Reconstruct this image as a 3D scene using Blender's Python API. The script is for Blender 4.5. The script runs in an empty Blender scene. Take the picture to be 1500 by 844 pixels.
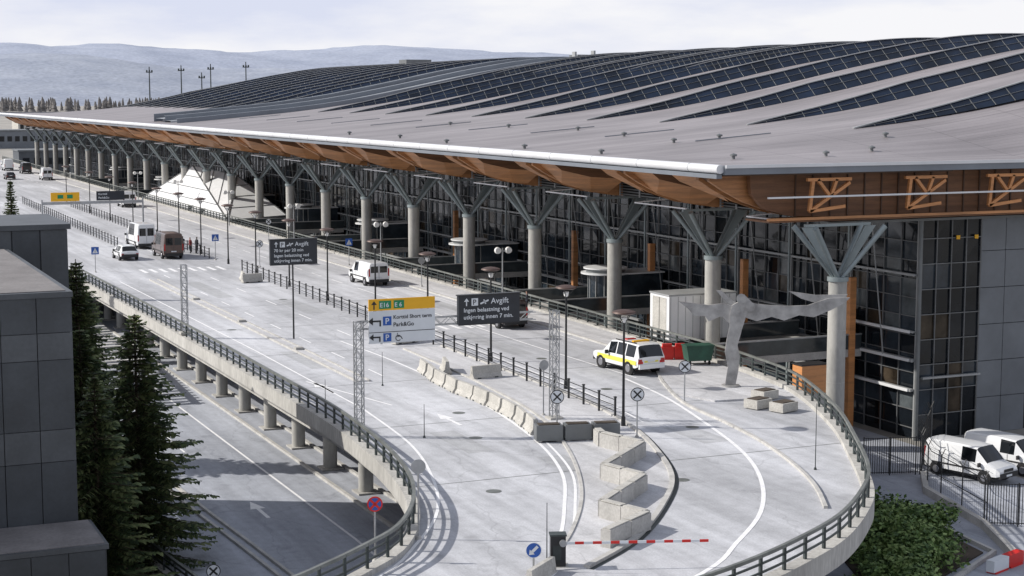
import bpy, math, random
import numpy as np
from mathutils import Vector, Matrix
random.seed(7)
rad=math.radians
sc=bpy.context.scene
COL=sc.collection
sc.view_settings.view_transform='Standard'
sc.view_settings.look='None'
sc.view_settings.exposure=0

# ------------------------------------------------------------------ materials
def mat(name,col,rough=.6,metal=0.,var=.12,scale=1.5,spec=.5,bump=0.,stretch=(1,1,1),col2=None,fine=0.,coat=0.):
    m=bpy.data.materials.new(name);m.use_nodes=True
    nt=m.node_tree;n=nt.nodes;l=nt.links
    b=n['Principled BSDF']
    b.inputs['Roughness'].default_value=rough
    b.inputs['Metallic'].default_value=metal
    b.inputs['Specular IOR Level'].default_value=spec
    b.inputs['Coat Weight'].default_value=coat
    geo=n.new('ShaderNodeNewGeometry')
    mp=n.new('ShaderNodeMapping');mp.inputs['Scale'].default_value=stretch
    l.new(geo.outputs['Position'],mp.inputs['Vector'])
    nz=n.new('ShaderNodeTexNoise');nz.inputs['Scale'].default_value=scale
    nz.inputs['Detail'].default_value=6;nz.inputs['Roughness'].default_value=.62
    l.new(mp.outputs[0],nz.inputs['Vector'])
    r=n.new('ShaderNodeValToRGB')
    c2=col2 if col2 else tuple(min(1,c*(1+var)) for c in col)
    c1=tuple(c*(1-var) for c in col) if not col2 else col
    r.color_ramp.elements[0].position=.32;r.color_ramp.elements[1].position=.68
    r.color_ramp.elements[0].color=(*c1,1);r.color_ramp.elements[1].color=(*c2,1)
    l.new(nz.outputs['Fac'],r.inputs[0])
    out=r.outputs[0]
    if fine:
        n2=n.new('ShaderNodeTexNoise');n2.inputs['Scale'].default_value=scale*14;n2.inputs['Detail'].default_value=4
        l.new(mp.outputs[0],n2.inputs['Vector'])
        mx=n.new('ShaderNodeMix');mx.data_type='RGBA';mx.blend_type='OVERLAY';mx.inputs[0].default_value=fine
        l.new(out,mx.inputs[6]);l.new(n2.outputs['Fac'],mx.inputs[7]);out=mx.outputs[2]
    l.new(out,b.inputs['Base Color'])
    if bump:
        bp=n.new('ShaderNodeBump');bp.inputs['Strength'].default_value=bump;bp.inputs['Distance'].default_value=.02
        n3=n.new('ShaderNodeTexNoise');n3.inputs['Scale'].default_value=scale*10;n3.inputs['Detail'].default_value=5
        l.new(geo.outputs['Position'],n3.inputs['Vector'])
        l.new(n3.outputs['Fac'],bp.inputs['Height']);l.new(bp.outputs[0],b.inputs['Normal'])
    return m

def road_mat(name,base,tint,lo=.76,hi=1.12):
    m=bpy.data.materials.new(name);m.use_nodes=True
    nt=m.node_tree;n=nt.nodes;l=nt.links;b=n['Principled BSDF']
    b.inputs['Roughness'].default_value=.85;b.inputs['Specular IOR Level'].default_value=.3
    geo=n.new('ShaderNodeNewGeometry')
    def noise(scale,st,det=6):
        mp=n.new('ShaderNodeMapping');mp.inputs['Scale'].default_value=st
        l.new(geo.outputs['Position'],mp.inputs['Vector'])
        z=n.new('ShaderNodeTexNoise');z.inputs['Scale'].default_value=scale;z.inputs['Detail'].default_value=det;z.inputs['Roughness'].default_value=.6
        l.new(mp.outputs[0],z.inputs['Vector']);return z.outputs['Fac']
    def rng(v,a,b_,c,d):
        r=n.new('ShaderNodeMapRange');r.inputs[1].default_value=a;r.inputs[2].default_value=b_;r.inputs[3].default_value=c;r.inputs[4].default_value=d
        l.new(v,r.inputs[0]);return r.outputs[0]
    def mul(a,b_):
        q=n.new('ShaderNodeMath');q.operation='MULTIPLY';l.new(a,q.inputs[0]);l.new(b_,q.inputs[1]);return q.outputs[0]
    v=rng(noise(.12,(1,.35,1)),.35,.65,lo,hi)
    v=mul(v,rng(noise(.9,(1,.05,1),4),.38,.64,.82,1.06))
    v=mul(v,rng(noise(1.6,(1,1,1),8),.3,.7,.90,1.08))
    v=mul(v,rng(noise(14,(1,1,1),4),.3,.7,.86,1.13))
    v=mul(v,rng(noise(.55,(1,1,1),10),.58,.70,1.,.80))
    v=mul(v,rng(noise(2.2,(1,.12,1),8),.60,.75,1.,.82))
    vo=n.new('ShaderNodeTexVoronoi');vo.feature='DISTANCE_TO_EDGE';vo.inputs['Scale'].default_value=.16
    mpv=n.new('ShaderNodeMapping');mpv.inputs['Scale'].default_value=(1.6,.7,1)
    nzv=n.new('ShaderNodeTexNoise');nzv.inputs['Scale'].default_value=.8
    l.new(geo.outputs['Position'],nzv.inputs['Vector'])
    ad=n.new('ShaderNodeVectorMath');ad.operation='ADD';l.new(geo.outputs['Position'],ad.inputs[0]);l.new(nzv.outputs['Color'],ad.inputs[1])
    l.new(ad.outputs[0],mpv.inputs['Vector']);l.new(mpv.outputs[0],vo.inputs['Vector'])
    v=mul(v,rng(vo.outputs['Distance'],.0,.010,.84,1.))
    cc=n.new('ShaderNodeVectorMath');cc.operation='SCALE';cc.inputs[0].default_value=tuple(base*t for t in tint)
    l.new(v,cc.inputs['Scale']);l.new(cc.outputs[0],b.inputs['Base Color'])
    bp=n.new('ShaderNodeBump');bp.inputs['Strength'].default_value=.25;bp.inputs['Distance'].default_value=.01
    l.new(noise(30,(1,1,1),3),bp.inputs['Height']);l.new(bp.outputs[0],b.inputs['Normal'])
    return m

M={}
M['deck']=road_mat('deck_pavement',.53,(.985,1.0,1.055))
M['low']=road_mat('lower_asphalt',.42,(.95,1,1.12))
M['isl']=road_mat('island_pavement',.55,(1,1.,1.03),.9,1.1)
M['patch']=road_mat('asphalt_patch',.42,(.985,1,1.04),.9,1.1)
M['ground']=mat('terrain_ground',(.22,.21,.19),.9,var=.3,scale=.02,fine=.3,col2=(.40,.38,.35))
M['conc']=mat('concrete',(.42,.41,.39),.85,var=.2,scale=.7,bump=.2,fine=.3)
M['concw']=mat('concrete_light',(.50,.485,.45),.85,scale=.9,bump=.2,fine=.4,col2=(.36,.35,.325))
M['edge']=mat('parapet_concrete',(.50,.49,.46),.85,scale=.5,bump=.2,fine=.4,col2=(.34,.33,.31),stretch=(1,1,.3))
M['colc']=mat('column_concrete',(.36,.355,.335),.8,var=.22,scale=.5,bump=.1,fine=.2,stretch=(1,1,.4))
M['kerb']=mat('kerb_granite',(.46,.45,.43),.8,var=.2,scale=1.2,fine=.3)
M['paint']=mat('road_paint',(.86,.86,.86),.7,var=.0,scale=2.5,col2=(.70,.70,.72),fine=.4)
M['steel']=mat('galvanised_steel',(.36,.37,.38),.45,.6,var=.15,scale=2)
M['dsteel']=mat('dark_rail_paint',(.035,.045,.045),.5,0,var=.3,scale=2)
M['railtop']=mat('rail_weathered',(.17,.18,.17),.5,.3,var=.3,scale=1)
M['black']=mat('black_paint',(.015,.016,.018),.4,0,var=.2,scale=3)
M['tube']=mat('eave_tube',(.66,.67,.69),.38,.2,var=.06,scale=.4)
M['eave']=mat('eave_grey',(.19,.21,.24),.45,.3,var=.1,scale=.4)
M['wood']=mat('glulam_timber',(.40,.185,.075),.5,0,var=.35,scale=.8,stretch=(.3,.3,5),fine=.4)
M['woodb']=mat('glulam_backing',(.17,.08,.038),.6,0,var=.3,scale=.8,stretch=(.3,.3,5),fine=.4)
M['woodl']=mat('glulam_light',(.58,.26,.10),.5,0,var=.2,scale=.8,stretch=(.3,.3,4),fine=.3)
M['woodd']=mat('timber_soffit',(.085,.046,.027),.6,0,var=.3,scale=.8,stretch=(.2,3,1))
M['strut']=mat('strut_blue_grey',(.24,.28,.29),.4,.3,var=.12,scale=1)
M['white']=mat('white_metal',(.72,.73,.74),.4,.1,var=.06,scale=1)
M['glass']=mat('facade_glass',(.010,.013,.017),.05,0,var=.6,scale=.35,spec=.4)
M['glassb']=mat('facade_glass_reflect_tint',(.030,.040,.052),.08,0,var=.5,scale=.5,spec=.55)  # blue-grey reflection put into the pane colour
M['glassc']=mat('facade_glass_lit_tint',(.045,.035,.025),.15,0,var=.7,scale=.7,spec=.3)  # warm light from inside painted as pane colour, no lit interior behind
M['glassd']=mat('facade_glass_pale',(.080,.092,.098),.12,0,var=.5,scale=.9,spec=.5)
M['glassr']=mat('roof_glass',(.008,.016,.034),.22,0,var=.6,scale=.3,spec=.35)
M['vglass']=mat('clear_glass_panel',(.05,.06,.065),.1,0,var=.4,scale=.6,spec=.5)
M['mull']=mat('mullion_grey',(.34,.35,.355),.45,.2,var=.12,scale=1)
M['mulld']=mat('mullion_dark',(.15,.155,.16),.45,.2,var=.2,scale=1)
M['louv']=mat('louvre_grey',(.16,.17,.175),.5,.3,var=.15,scale=.6)
M['panel']=mat('grey_cladding',(.17,.185,.205),.5,.3,var=.16,scale=.35)
M['dark']=mat('interior_dark',(.012,.012,.014),.8,var=.3)
M['bld']=mat('slate_cladding',(.050,.057,.066),.5,.1,var=.25,scale=.5,fine=.2)
M['bld2']=mat('slate_cladding_light',(.075,.083,.093),.5,.1,var=.2,scale=.5,fine=.2)
M['bldroof']=mat('roof_felt',(.18,.17,.17),.9,var=.2,scale=.6,fine=.3)
M['yellow']=mat('yellow_sign',(.80,.42,.01),.5,var=.05)
M['signw']=mat('sign_white',(.66,.69,.72),.45,var=.04)
M['signd']=mat('sign_dark',(.018,.022,.03),.4,var=.2)
M['blue']=mat('sign_blue',(.015,.09,.38),.4,var=.06)
M['red']=mat('sign_red',(.60,.02,.015),.45,var=.1)
M['green']=mat('sign_green',(.0,.22,.09),.45,var=.06)
M['lampw']=mat('lamp_lens',(.80,.80,.78),.3,var=.03)
M['bronze']=mat('lamp_dish_bronze',(.09,.055,.045),.5,.3,var=.2)
M['sculpt']=mat('sculpture_steel',(.34,.335,.33),.55,.3,var=.3,scale=1.5)
M['tyre']=mat('tyre_rubber',(.012,.012,.013),.85,var=.2)
M['hub']=mat('wheel_hub',(.35,.35,.37),.35,.8,var=.1)
M['trim']=mat('black_trim',(.02,.02,.022),.6,var=.2)
M['cglass']=mat('car_glass',(.008,.010,.012),.05,spec=.6,var=.3)
M['tail']=mat('tail_light',(.40,.01,.01),.25,var=.05,spec=.6)
M['head']=mat('head_light',(.60,.62,.65),.15,var=.03)
M['cwhite']=mat('car_paint_white',(.76,.77,.78),.3,var=.04,coat=.6,scale=.8)
M['cbrown']=mat('car_paint_brown',(.09,.055,.045),.3,.3,var=.08,coat=.6)
M['cdark']=mat('car_paint_dark',(.045,.028,.026),.3,.2,var=.08,coat=.6)
M['cblack']=mat('car_paint_black',(.015,.017,.02),.3,.2,var=.08,coat=.6)
M['cyel']=mat('car_stripe_yellow',(.75,.66,.10),.4,var=.05)
M['bin']=mat('dumpster_green',(.015,.07,.045),.55,var=.3)
M['bark']=mat('bark',(.07,.05,.035),.9,var=.3,scale=4,bump=.5)
M['skin']=mat('skin',(.45,.26,.19),.6,var=.05)
M['hair']=mat('hair',(.03,.02,.015),.7,var=.2)
M['cl1']=mat('cloth_dark',(.02,.022,.03),.85,var=.3,scale=8)
M['cl2']=mat('cloth_red',(.16,.03,.03),.85,var=.2,scale=8)
M['cl3']=mat('cloth_grey',(.10,.10,.11),.85,var=.2,scale=8)
M['soil']=mat('soil',(.06,.046,.034),.95,var=.4,scale=1,fine=.5,bump=.5)

def leaf_mat(name,c1,c2,c3):
    m=bpy.data.materials.new(name);m.use_nodes=True
    nt=m.node_tree;n=nt.nodes;l=nt.links;b=n['Principled BSDF']
    b.inputs['Roughness'].default_value=.6;b.inputs['Specular IOR Level'].default_value=.3
    g=n.new('ShaderNodeNewGeometry')
    nz=n.new('ShaderNodeTexNoise');nz.inputs['Scale'].default_value=1.1;nz.inputs['Detail'].default_value=5
    l.new(g.outputs['Position'],nz.inputs['Vector'])
    r=n.new('ShaderNodeValToRGB');e=r.color_ramp.elements
    e[0].position=.35;e[0].color=(*c1,1);e[1].position=.68;e[1].color=(*c3,1)
    k=e.new(.5);k.color=(*c2,1)
    mx=n.new('ShaderNodeMath');mx.operation='MULTIPLY_ADD';mx.inputs[1].default_value=.34;mx.inputs[2].default_value=-.17
    l.new(g.outputs['Random Per Island'],mx.inputs[0])
    ad=n.new('ShaderNodeMath');l.new(nz.outputs['Fac'],ad.inputs[0]);l.new(mx.outputs[0],ad.inputs[1])
    l.new(ad.outputs[0],r.inputs[0]);l.new(r.outputs[0],b.inputs['Base Color'])
    return m
M['needle']=leaf_mat('spruce_needles',(.04,.062,.03),(.09,.125,.05),(.20,.23,.10))
M['leaf']=leaf_mat('shrub_leaves',(.055,.10,.033),(.12,.195,.055),(.23,.31,.11))
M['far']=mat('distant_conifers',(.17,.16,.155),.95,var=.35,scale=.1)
M['hill']=mat('haze_tinted_hill_forest',(.31,.345,.43),1.,var=0,scale=.005,col2=(.40,.435,.52),spec=0,stretch=(1,1,3),fine=.35)  # distance haze painted into the pale base colour, no atmosphere in the scene
M['hill2']=mat('haze_tinted_near_hill',(.28,.31,.38),1.,var=0,scale=.007,col2=(.38,.41,.475),spec=0,stretch=(1,1,3),fine=.35)  # nearer ridge, haze likewise mixed into its base colour

def roof_mat():
    m=bpy.data.materials.new('roof_sheet_metal');m.use_nodes=True
    nt=m.node_tree;n=nt.nodes;l=nt.links;b=n['Principled BSDF']
    b.inputs['Roughness'].default_value=.55;b.inputs['Metallic'].default_value=.15
    g=n.new('ShaderNodeNewGeometry')
    def nzz(s,st):
        mp=n.new('ShaderNodeMapping');mp.inputs['Scale'].default_value=st;l.new(g.outputs['Position'],mp.inputs[0])
        z=n.new('ShaderNodeTexNoise');z.inputs['Scale'].default_value=s;z.inputs['Detail'].default_value=6;l.new(mp.outputs[0],z.inputs[0]);return z.outputs['Fac']
    def rng(v,a,b_,c,d):
        r=n.new('ShaderNodeMapRange');r.inputs[1].default_value=a;r.inputs[2].default_value=b_;r.inputs[3].default_value=c;r.inputs[4].default_value=d
        l.new(v,r.inputs[0]);return r.outputs[0]
    sep=n.new('ShaderNodeSeparateXYZ');l.new(g.outputs['Position'],sep.inputs[0])
    def stripe(out,period,w,lo):
        q=n.new('ShaderNodeMath');q.operation='DIVIDE';q.inputs[1].default_value=period;l.new(out,q.inputs[0])
        fr=n.new('ShaderNodeMath');fr.operation='FRACT';l.new(q.outputs[0],fr.inputs[0])
        c=n.new('ShaderNodeMath');c.operation='LESS_THAN';c.inputs[1].default_value=w;l.new(fr.outputs[0],c.inputs[0])
        return rng(c.outputs[0],0,1,1,lo)
    v=rng(nzz(.08,(1,3,1)),.35,.65,.82,1.14)
    for w in (rng(nzz(.5,(.12,2.5,1)),.3,.7,.85,1.12),rng(nzz(6,(1,1,1)),.3,.7,.94,1.05),stripe(sep.outputs[1],.6,.1,.8),stripe(sep.outputs[1],4.47,.02,.65),stripe(sep.outputs[0],7.,.012,.7)):
        q=n.new('ShaderNodeMath');q.operation='MULTIPLY';l.new(v,q.inputs[0]);l.new(w,q.inputs[1]);v=q.outputs[0]
    c=n.new('ShaderNodeVectorMath');c.operation='SCALE';c.inputs[0].default_value=(.270,.248,.258)
    l.new(v,c.inputs['Scale']);l.new(c.outputs[0],b.inputs['Base Color'])
    return m
M['roof']=roof_mat()
M['band']=mat('roof_light_band',(.46,.48,.50),.35,.3,var=.15,scale=.3,stretch=(.2,2,1))

# ------------------------------------------------------------------ mesh builder
class MB:
    def __init__(s): s.v=[];s.f=[];s.m=[];s.s=[];s.mats=[]
    def mi(s,k):
        if k not in s.mats: s.mats.append(k)
        return s.mats.index(k)
    def add(s,vs,fs,k,sm=False):
        o=len(s.v);s.v+= [tuple(p) for p in vs];i=s.mi(k)
        for f in fs: s.f.append(tuple(o+a for a in f));s.m.append(i);s.s.append(sm)
    def bx(s,x0,x1,y0,y1,z0,z1,k):
        s.add([(x0,y0,z0),(x1,y0,z0),(x1,y1,z0),(x0,y1,z0),(x0,y0,z1),(x1,y0,z1),(x1,y1,z1),(x0,y1,z1)],
              [(0,3,2,1),(4,5,6,7),(0,1,5,4),(1,2,6,5),(2,3,7,6),(3,0,4,7)],k)
    def beam(s,p0,p1,w,h,k):
        p0=Vector(p0);p1=Vector(p1);d=(p1-p0).normalized()
        up=Vector((0,0,1)) if abs(d.z)<.98 else Vector((0,1,0))
        r=d.cross(up).normalized()*w/2;u=r.cross(d).normalized()*h/2
        vs=[p0-r-u,p0+r-u,p0+r+u,p0-r+u,p1-r-u,p1+r-u,p1+r+u,p1-r+u]
        s.add(vs,[(0,3,2,1),(4,5,6,7),(0,1,5,4),(1,2,6,5),(2,3,7,6),(3,0,4,7)],k)
    def cyl(s,p0,p1,r0,r1,k,n=12,cap=True):
        p0=Vector(p0);p1=Vector(p1);d=(p1-p0).normalized()
        a=Vector((1,0,0)) if abs(d.x)<.9 else Vector((0,1,0))
        u=d.cross(a).normalized();w=d.cross(u)
        c0=[p0+(u*math.cos(t)+w*math.sin(t))*r0 for t in [2*math.pi*i/n for i in range(n)]]
        c1=[p1+(u*math.cos(t)+w*math.sin(t))*r1 for t in [2*math.pi*i/n for i in range(n)]]
        s.add(c0+c1,[(i,(i+1)%n,n+(i+1)%n,n+i) for i in range(n)],k,True)
        if cap:
            if r0>1e-4: s.add(c0,[tuple(range(n))[::-1]],k)
            if r1>1e-4: s.add(c1,[tuple(range(n))],k)
    def lathe(s,c,prof,k,n=16):
        for (r0,z0),(r1,z1) in zip(prof[:-1],prof[1:]):
            s.cyl((c[0],c[1],c[2]+z0),(c[0],c[1],c[2]+z1),max(r0,1e-5),max(r1,1e-5),k,n,False)
    def pxz(s,poly,y0,y1,k):
        n=len(poly)
        vs=[(x,y0,z) for x,z in poly]+[(x,y1,z) for x,z in poly]
        s.add(vs,[tuple(range(n)),tuple(range(n,2*n))[::-1]]+[(i,n+i,n+(i+1)%n,(i+1)%n) for i in range(n)],k)
    def pyz(s,poly,x0,x1,k):
        n=len(poly)
        vs=[(x0,y,z) for y,z in poly]+[(x1,y,z) for y,z in poly]
        s.add(vs,[tuple(range(n)),tuple(range(n,2*n))[::-1]]+[(i,n+i,n+(i+1)%n,(i+1)%n) for i in range(n)],k)
    def pxy(s,poly,z0,z1,k):
        n=len(poly)
        vs=[(x,y,z0) for x,y in poly]+[(x,y,z1) for x,y in poly]
        s.add(vs,[tuple(range(n))[::-1],tuple(range(n,2*n))]+[(i,(i+1)%n,n+(i+1)%n,n+i) for i in range(n)],k)
    def strip(s,path,w,z0,z1,k):
        L=off(path,w/2);R=off(path,-w/2);n=len(path)
        vs=[(*p,z0) for p in L]+[(*p,z0) for p in R]+[(*p,z1) for p in L]+[(*p,z1) for p in R]
        fs=[]
        for i in range(n-1):
            fs+=[(2*n+i,3*n+i,3*n+i+1,2*n+i+1),(i,i+1,2*n+i+1,2*n+i)[::-1],(n+i,n+i+1,3*n+i+1,3*n+i)]
        fs+=[(0,n,3*n,2*n),(n-1,2*n-1,4*n-1,3*n-1)]
        s.add(vs,fs,k)
    def ribbon(s,path,w,z,k):
        L=off(path,w/2);R=off(path,-w/2);n=len(path)
        s.add([(*p,z) for p in L]+[(*p,z) for p in R],[(i,i+1,n+i+1,n+i) for i in range(n-1)],k)
    def obj(s,name,parent=None,loc=(0,0,0),rz=0):
        me=bpy.data.meshes.new(name);me.from_pydata(s.v,[],s.f)
        for k in s.mats: me.materials.append(M[k])
        me.polygons.foreach_set('material_index',s.m);me.polygons.foreach_set('use_smooth',s.s)
        me.update()
        return place(me,name,parent,loc,rz)
def place(me,name,parent=None,loc=(0,0,0),rz=0):
    o=bpy.data.objects.new(name,me);COL.objects.link(o);o.location=loc;o.rotation_euler=(0,0,rz)
    if parent: o.parent=parent
    return o
def empty(name,loc=(0,0,0),rz=0):
    o=bpy.data.objects.new(name,None);COL.objects.link(o);o.location=loc;o.rotation_euler=(0,0,rz);o.empty_display_size=.5;return o
def off(path,d):
    out=[]
    for i,p in enumerate(path):
        a=path[max(0,i-1)];b=path[min(len(path)-1,i+1)]
        dx,dy=b[0]-a[0],b[1]-a[1];L=math.hypot(dx,dy) or 1
        out.append((p[0]-dy/L*d,p[1]+dx/L*d))
    return out
def smooth(pts,step=1.0):
    P=[pts[0]]+list(pts)+[pts[-1]];out=[]
    for i in range(1,len(P)-2):
        p0,p1,p2,p3=[Vector((*q,0)) for q in P[i-1:i+3]]
        n=max(1,int((p2-p1).length/step))
        for j in range(n):
            t=j/n
            q=.5*((2*p1)+(-p0+p2)*t+(2*p0-5*p1+4*p2-p3)*t*t+(-p0+3*p1-3*p2+p3)*t**3)
            out.append((q.x,q.y))
    out.append(tuple(pts[-1]));return out
def resample(path,step):
    out=[path[0]];acc=0
    for a,b in zip(path[:-1],path[1:]):
        L=math.hypot(b[0]-a[0],b[1]-a[1])
        while acc+L>=step:
            t=(step-acc)/L;a=(a[0]+(b[0]-a[0])*t,a[1]+(b[1]-a[1])*t);out.append(a);L=math.hypot(b[0]-a[0],b[1]-a[1]);acc=0
        acc+=L
    return out

# ------------------------------------------------------------------ ground, deck
g=MB();g.add([(-9000,-2000,-5),(12000,-2000,-5),(12000,14000,-5),(-9000,14000,-5)],[(0,1,2,3)],'ground');g.obj('ground')
A=[(23.6,150),(23.6,144.4),(23.9,122),(24.1,101.5),(24.1,85.9),(24.1,76.1),(23.7,68.9),(23.1,63.8),(22.2,59.4),(20.9,55.8),(19.2,52.8),(17.2,50.8),(15.3,49.2),(13.2,47.8),(6,44.5),(-6,40.5)]
B=[(51.6,430),(51.5,139.4),(51.3,98),(51.3,86),(50.9,80),(49.8,73.7),(46.4,65.3),(42.9,58.8),(39.8,53.6),(37.3,50.6),(34.2,47.7),(31,45.6),(28.2,44.1),(25.6,43.0),(18,40),(6,36),(-6,32)]
As=smooth(A,.7);Bs=smooth(B,.7)
d=MB()
d.pxy(As+Bs[::-1]+[(-25,430),(-25,150)],-.45,0,'deck')
d.strip(off(As,1.1),1.4,-1.15,-.46,'conc');d.strip(off(Bs,-2.0),1.2,-1.2,-.46,'conc')
d.obj('elevated_road')
e=MB()
e.strip(As,.45,-.55,.2,'edge');e.strip(Bs,.5,-.62,.22,'edge');e.obj('bridge_parapet')
def rail(name,path,z0,h=.85,post=1.6,nr=3,top='railtop',pm='dsteel',pw=.09):
    r=MB();pts=resample(path,post)
    for i,p in enumerate(pts):
        r.beam((p[0],p[1],z0-.02),(p[0],p[1],z0+h-.04),pw,pw*1.3,pm)
    for j in range(nr):
        zz=z0+h*(j+1)/nr
        hh=.12 if j==nr-1 else .075
        r.strip(path,.13 if j==nr-1 else .05,zz-hh,zz,top if j==nr-1 else pm)
    return r.obj(name)
rail('bridge_railing',As,.2,.9,1.5);rail('bridge_railing',Bs,.22,.9,1.6)

p=MB()
for k in range(14):
    y=81.3+6.2*k
    for x in (27.8,39,48.5):
        p.cyl((x,y,-5),(x,y,-.4),.40,.40,'colc',20);p.bx(x-.6,x+.6,y-.6,y+.6,-5,-4.9,'conc')
p.obj('bridge_pier_row')

lo=MB();lo.pxy([(12,40),(12,420),(-60,420),(-60,600),(62,600),(62,72),(62,40)],-5.2,-4.996,'low');lo.obj('lower_road')
m=MB()
m.ribbon([(24.1,140),(24.1,111),(24.2,90),(24.3,72.7),(24.0,60)],.14,-4.988,'paint')
m.ribbon([(21.0,150),(21.2,95)],.12,-4.988,'paint')
def arrow(mb,x,y,z,s=1.):
    mb.add([(x-.1*s,y,z),(x+.1*s,y,z),(x+.1*s,y+2*s,z),(x-.1*s,y+2*s,z)],[(0,1,2,3)],'paint')
    mb.add([(x-.4*s,y+2*s,z),(x+.4*s,y+2*s,z),(x,y+3.6*s,z)],[(0,1,2)],'paint')
arrow(m,17.4,78.5,-4.988);arrow(m,21.6,78.2,-4.988)
def dl(pts,w=.14,z=.01,sm=True): m.ribbon(smooth(pts,.8) if sm else pts,w,z,'paint')
C1=[(33.2,102),(33.6,91.2),(33.1,78.2),(31.9,69.1),(30.1,62.2),(27.6,56.7),(24.8,51.6),(21.5,47.4),(14,43)]
dl(C1,.15)
m.ribbon(off(smooth([(32.6,73.5),(31.9,69.1),(30.1,62.2),(27.6,56.7),(24.8,51.6),(21.5,47.4),(14,43)],.8),.42),.12,.01,'paint')
dl([(26.9,79),(26.1,70),(24.6,63.3),(22.7,57.9),(20.2,53.7),(17.7,50.6),(12,46.6)],.13)
dl([(26.9,79),(27.0,100),(26.6,143)],.12,sm=False)
dl([(43.5,81.5),(42.7,75.3),(40.9,67.8),(39.1,61.8),(36.9,57),(34.1,52.7),(30.9,49.3),(27.8,46.5),(20,42)],.18)
dl([(44.2,81.5),(43.9,95),(43.9,130)],.12,sm=False)
dl([(40.2,128),(40.0,100),(39.6,82),(39.3,76.4),(38.4,70)],.12)
dl([(47.6,130),(47.6,95)],.11,sm=False)
for y in range(88,145,7): m.ribbon([(31.2,y),(31.2,y+2.6)],.12,.01,'paint')
for y in range(134,400,6): m.ribbon([(43.9,y),(43.9,y+3)],.12,.01,'paint')
for y in range(104,145,9): m.ribbon([(34.6,y),(34.6,y+3)],.12,.01,'paint')
for y in range(160,400,9): m.ribbon([(34.9,y),(34.9,y+3)],.12,.01,'paint')
for i in range(9): m.ribbon([(30.2+i*.9,149),(30.2+i*.9,152.2)],.36,.01,'paint')
for i in range(8): m.ribbon([(40.8+i*.9,104),(40.8+i*.9,106.6)],.34,.01,'paint')
arrow(m,26.9,84,.01,1.0);arrow(m,29.9,73,.01,.9)
m.ribbon([(26.6,88),(28.6,79.3)],.13,.01,'paint')
m.obj('road_markings')
j_=MB()
def hit(path,y): 
    for a,b in zip(path[:-1],path[1:]):
        if (a[1]-y)*(b[1]-y)<=0 and a[1]!=b[1]: return a[0]+(b[0]-a[0])*(y-a[1])/(b[1]-a[1])
for y in list(range(62,146,12)):
    xa=hit(As,y);xb=hit(Bs,y)
    j_.ribbon([(xa+.3,y),(xb-.3,y)],.07,.004,'railtop')
for x,y,w_,h_ in ((28.2,92,1.2,7),(35.2,116,1.6,9),(41.2,92,1.4,10),(45.8,112,1.2,8),(38.6,64.5,1.5,4),(27.8,67,1.3,5),(31.5,128,1.4,12),(30.2,62,1.4,3)):
    j_.add([(x,y,.004),(x+w_,y,.004),(x+w_,y+h_,.004),(x,y+h_,.004)],[(0,1,2,3)],'patch')
for x,y in ((31,76),(29.4,70),(41,79),(42.2,90),(28,110),(36,125),(40,68),(26,60),(34,58.6),(46.8,98)):
    j_.cyl((x,y,.0),(x,y,.007),.33,.33,'railtop',18)
j_.obj('road_joints_and_covers')
k=MB()
C4=smooth([(35.8,97),(35.6,89),(35.2,81.6),(34.3,73.5),(32.2,65.8),(29.3,58.6),(26.1,53),(22.9,48.8)],.8)
C5=smooth([(38.4,97),(38.3,80),(38.2,75.8),(37.3,69.4),(35.8,64.1),(33.8,59.1),(31.2,55.2),(27.8,51.2),(24.5,48.6)],.8)
isl=MB();isl.pxy(C4+C5[::-1],.0,.045,'isl');isl.obj('traffic_island')
k.strip(C4,.14,0,.09,'kerb');k.strip(C5,.22,0,.13,'kerb')
k.ribbon(off(C5,.2),.16,.014,'dsteel')
k.obj('kerb')
k=MB()
C7=smooth([(48.3,130),(48.3,95),(47.4,86),(44.6,79),(42.7,73.4),(42.0,68.2),(41.1,63.3),(39.7,58.6),(38.3,55.1),(36.7,52.1)],.9)
k.strip(C7,.16,0,.11,'kerb');k.strip([(48.3,420),(48.3,130)],.16,0,.11,'kerb')
k.obj('kerb')
sw=MB();sw.pxy([(48.39,420),(48.39,95),(47.5,86),(44.75,79),(43.6,76),(44.4,73.2),(48.9,72.6),(50.4,79.4),(51.0,86),(51.1,98),(51.2,420)],0,.1,'isl');sw.obj('sidewalk')
k=MB()
for x in (29.2,29.9): k.strip([(x,86.6),(x,143)],.13,0,.11,'kerb')
k.bx(29.28,29.82,86.7,143,0,.06,'isl')
for y in (99,113,127): k.bx(29.3,29.8,y,y+.5,.06,.22,'conc')
k.obj('kerb_island')
k=MB()
kl=[(19.6,66),(19.2,73.6),(18.8,80),(18.4,89.2),(18.2,105),(18.0,150)]
k.strip(off(kl,.28),.15,-4.99,-4.86,'kerb');k.strip(off(kl,-.28),.15,-4.99,-4.86,'kerb');k.obj('kerb')
k=MB();k.strip([(26.6,70),(26.6,160)],.2,-4.99,-4.85,'kerb');k.strip([(28.6,76),(28.6,160)],.2,-4.99,-4.85,'kerb');k.obj('kerb')
lr=smooth([(15.9,60),(15.1,66.5),(14.6,71.2),(13.9,78),(13.2,90),(12.8,110)],1.)
w=MB();w.strip(lr,.35,-5.1,-4.75,'conc');w.obj('low_wall')
rail('guard_railing',lr,-4.75,.85,1.5)
s=MB();s.pxy([(8,50),(15.1,62),(14.2,71),(13.5,78),(12.8,90),(12.5,125),(4,125),(4,50)],-5.0,-4.95,'soil');s.obj('planting_bed')
s=MB()
for i in range(16):
    y=112+i*1.1
    s.beam((16.5,y,-2.4+i*.04),(22.6,y,-2.4+i*.04),.4,.09,'conc')
for x in (16.8,22.3): s.beam((x,111.5,-2.6),(x,129.3,-1.9),.2,.3,'dsteel')
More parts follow.
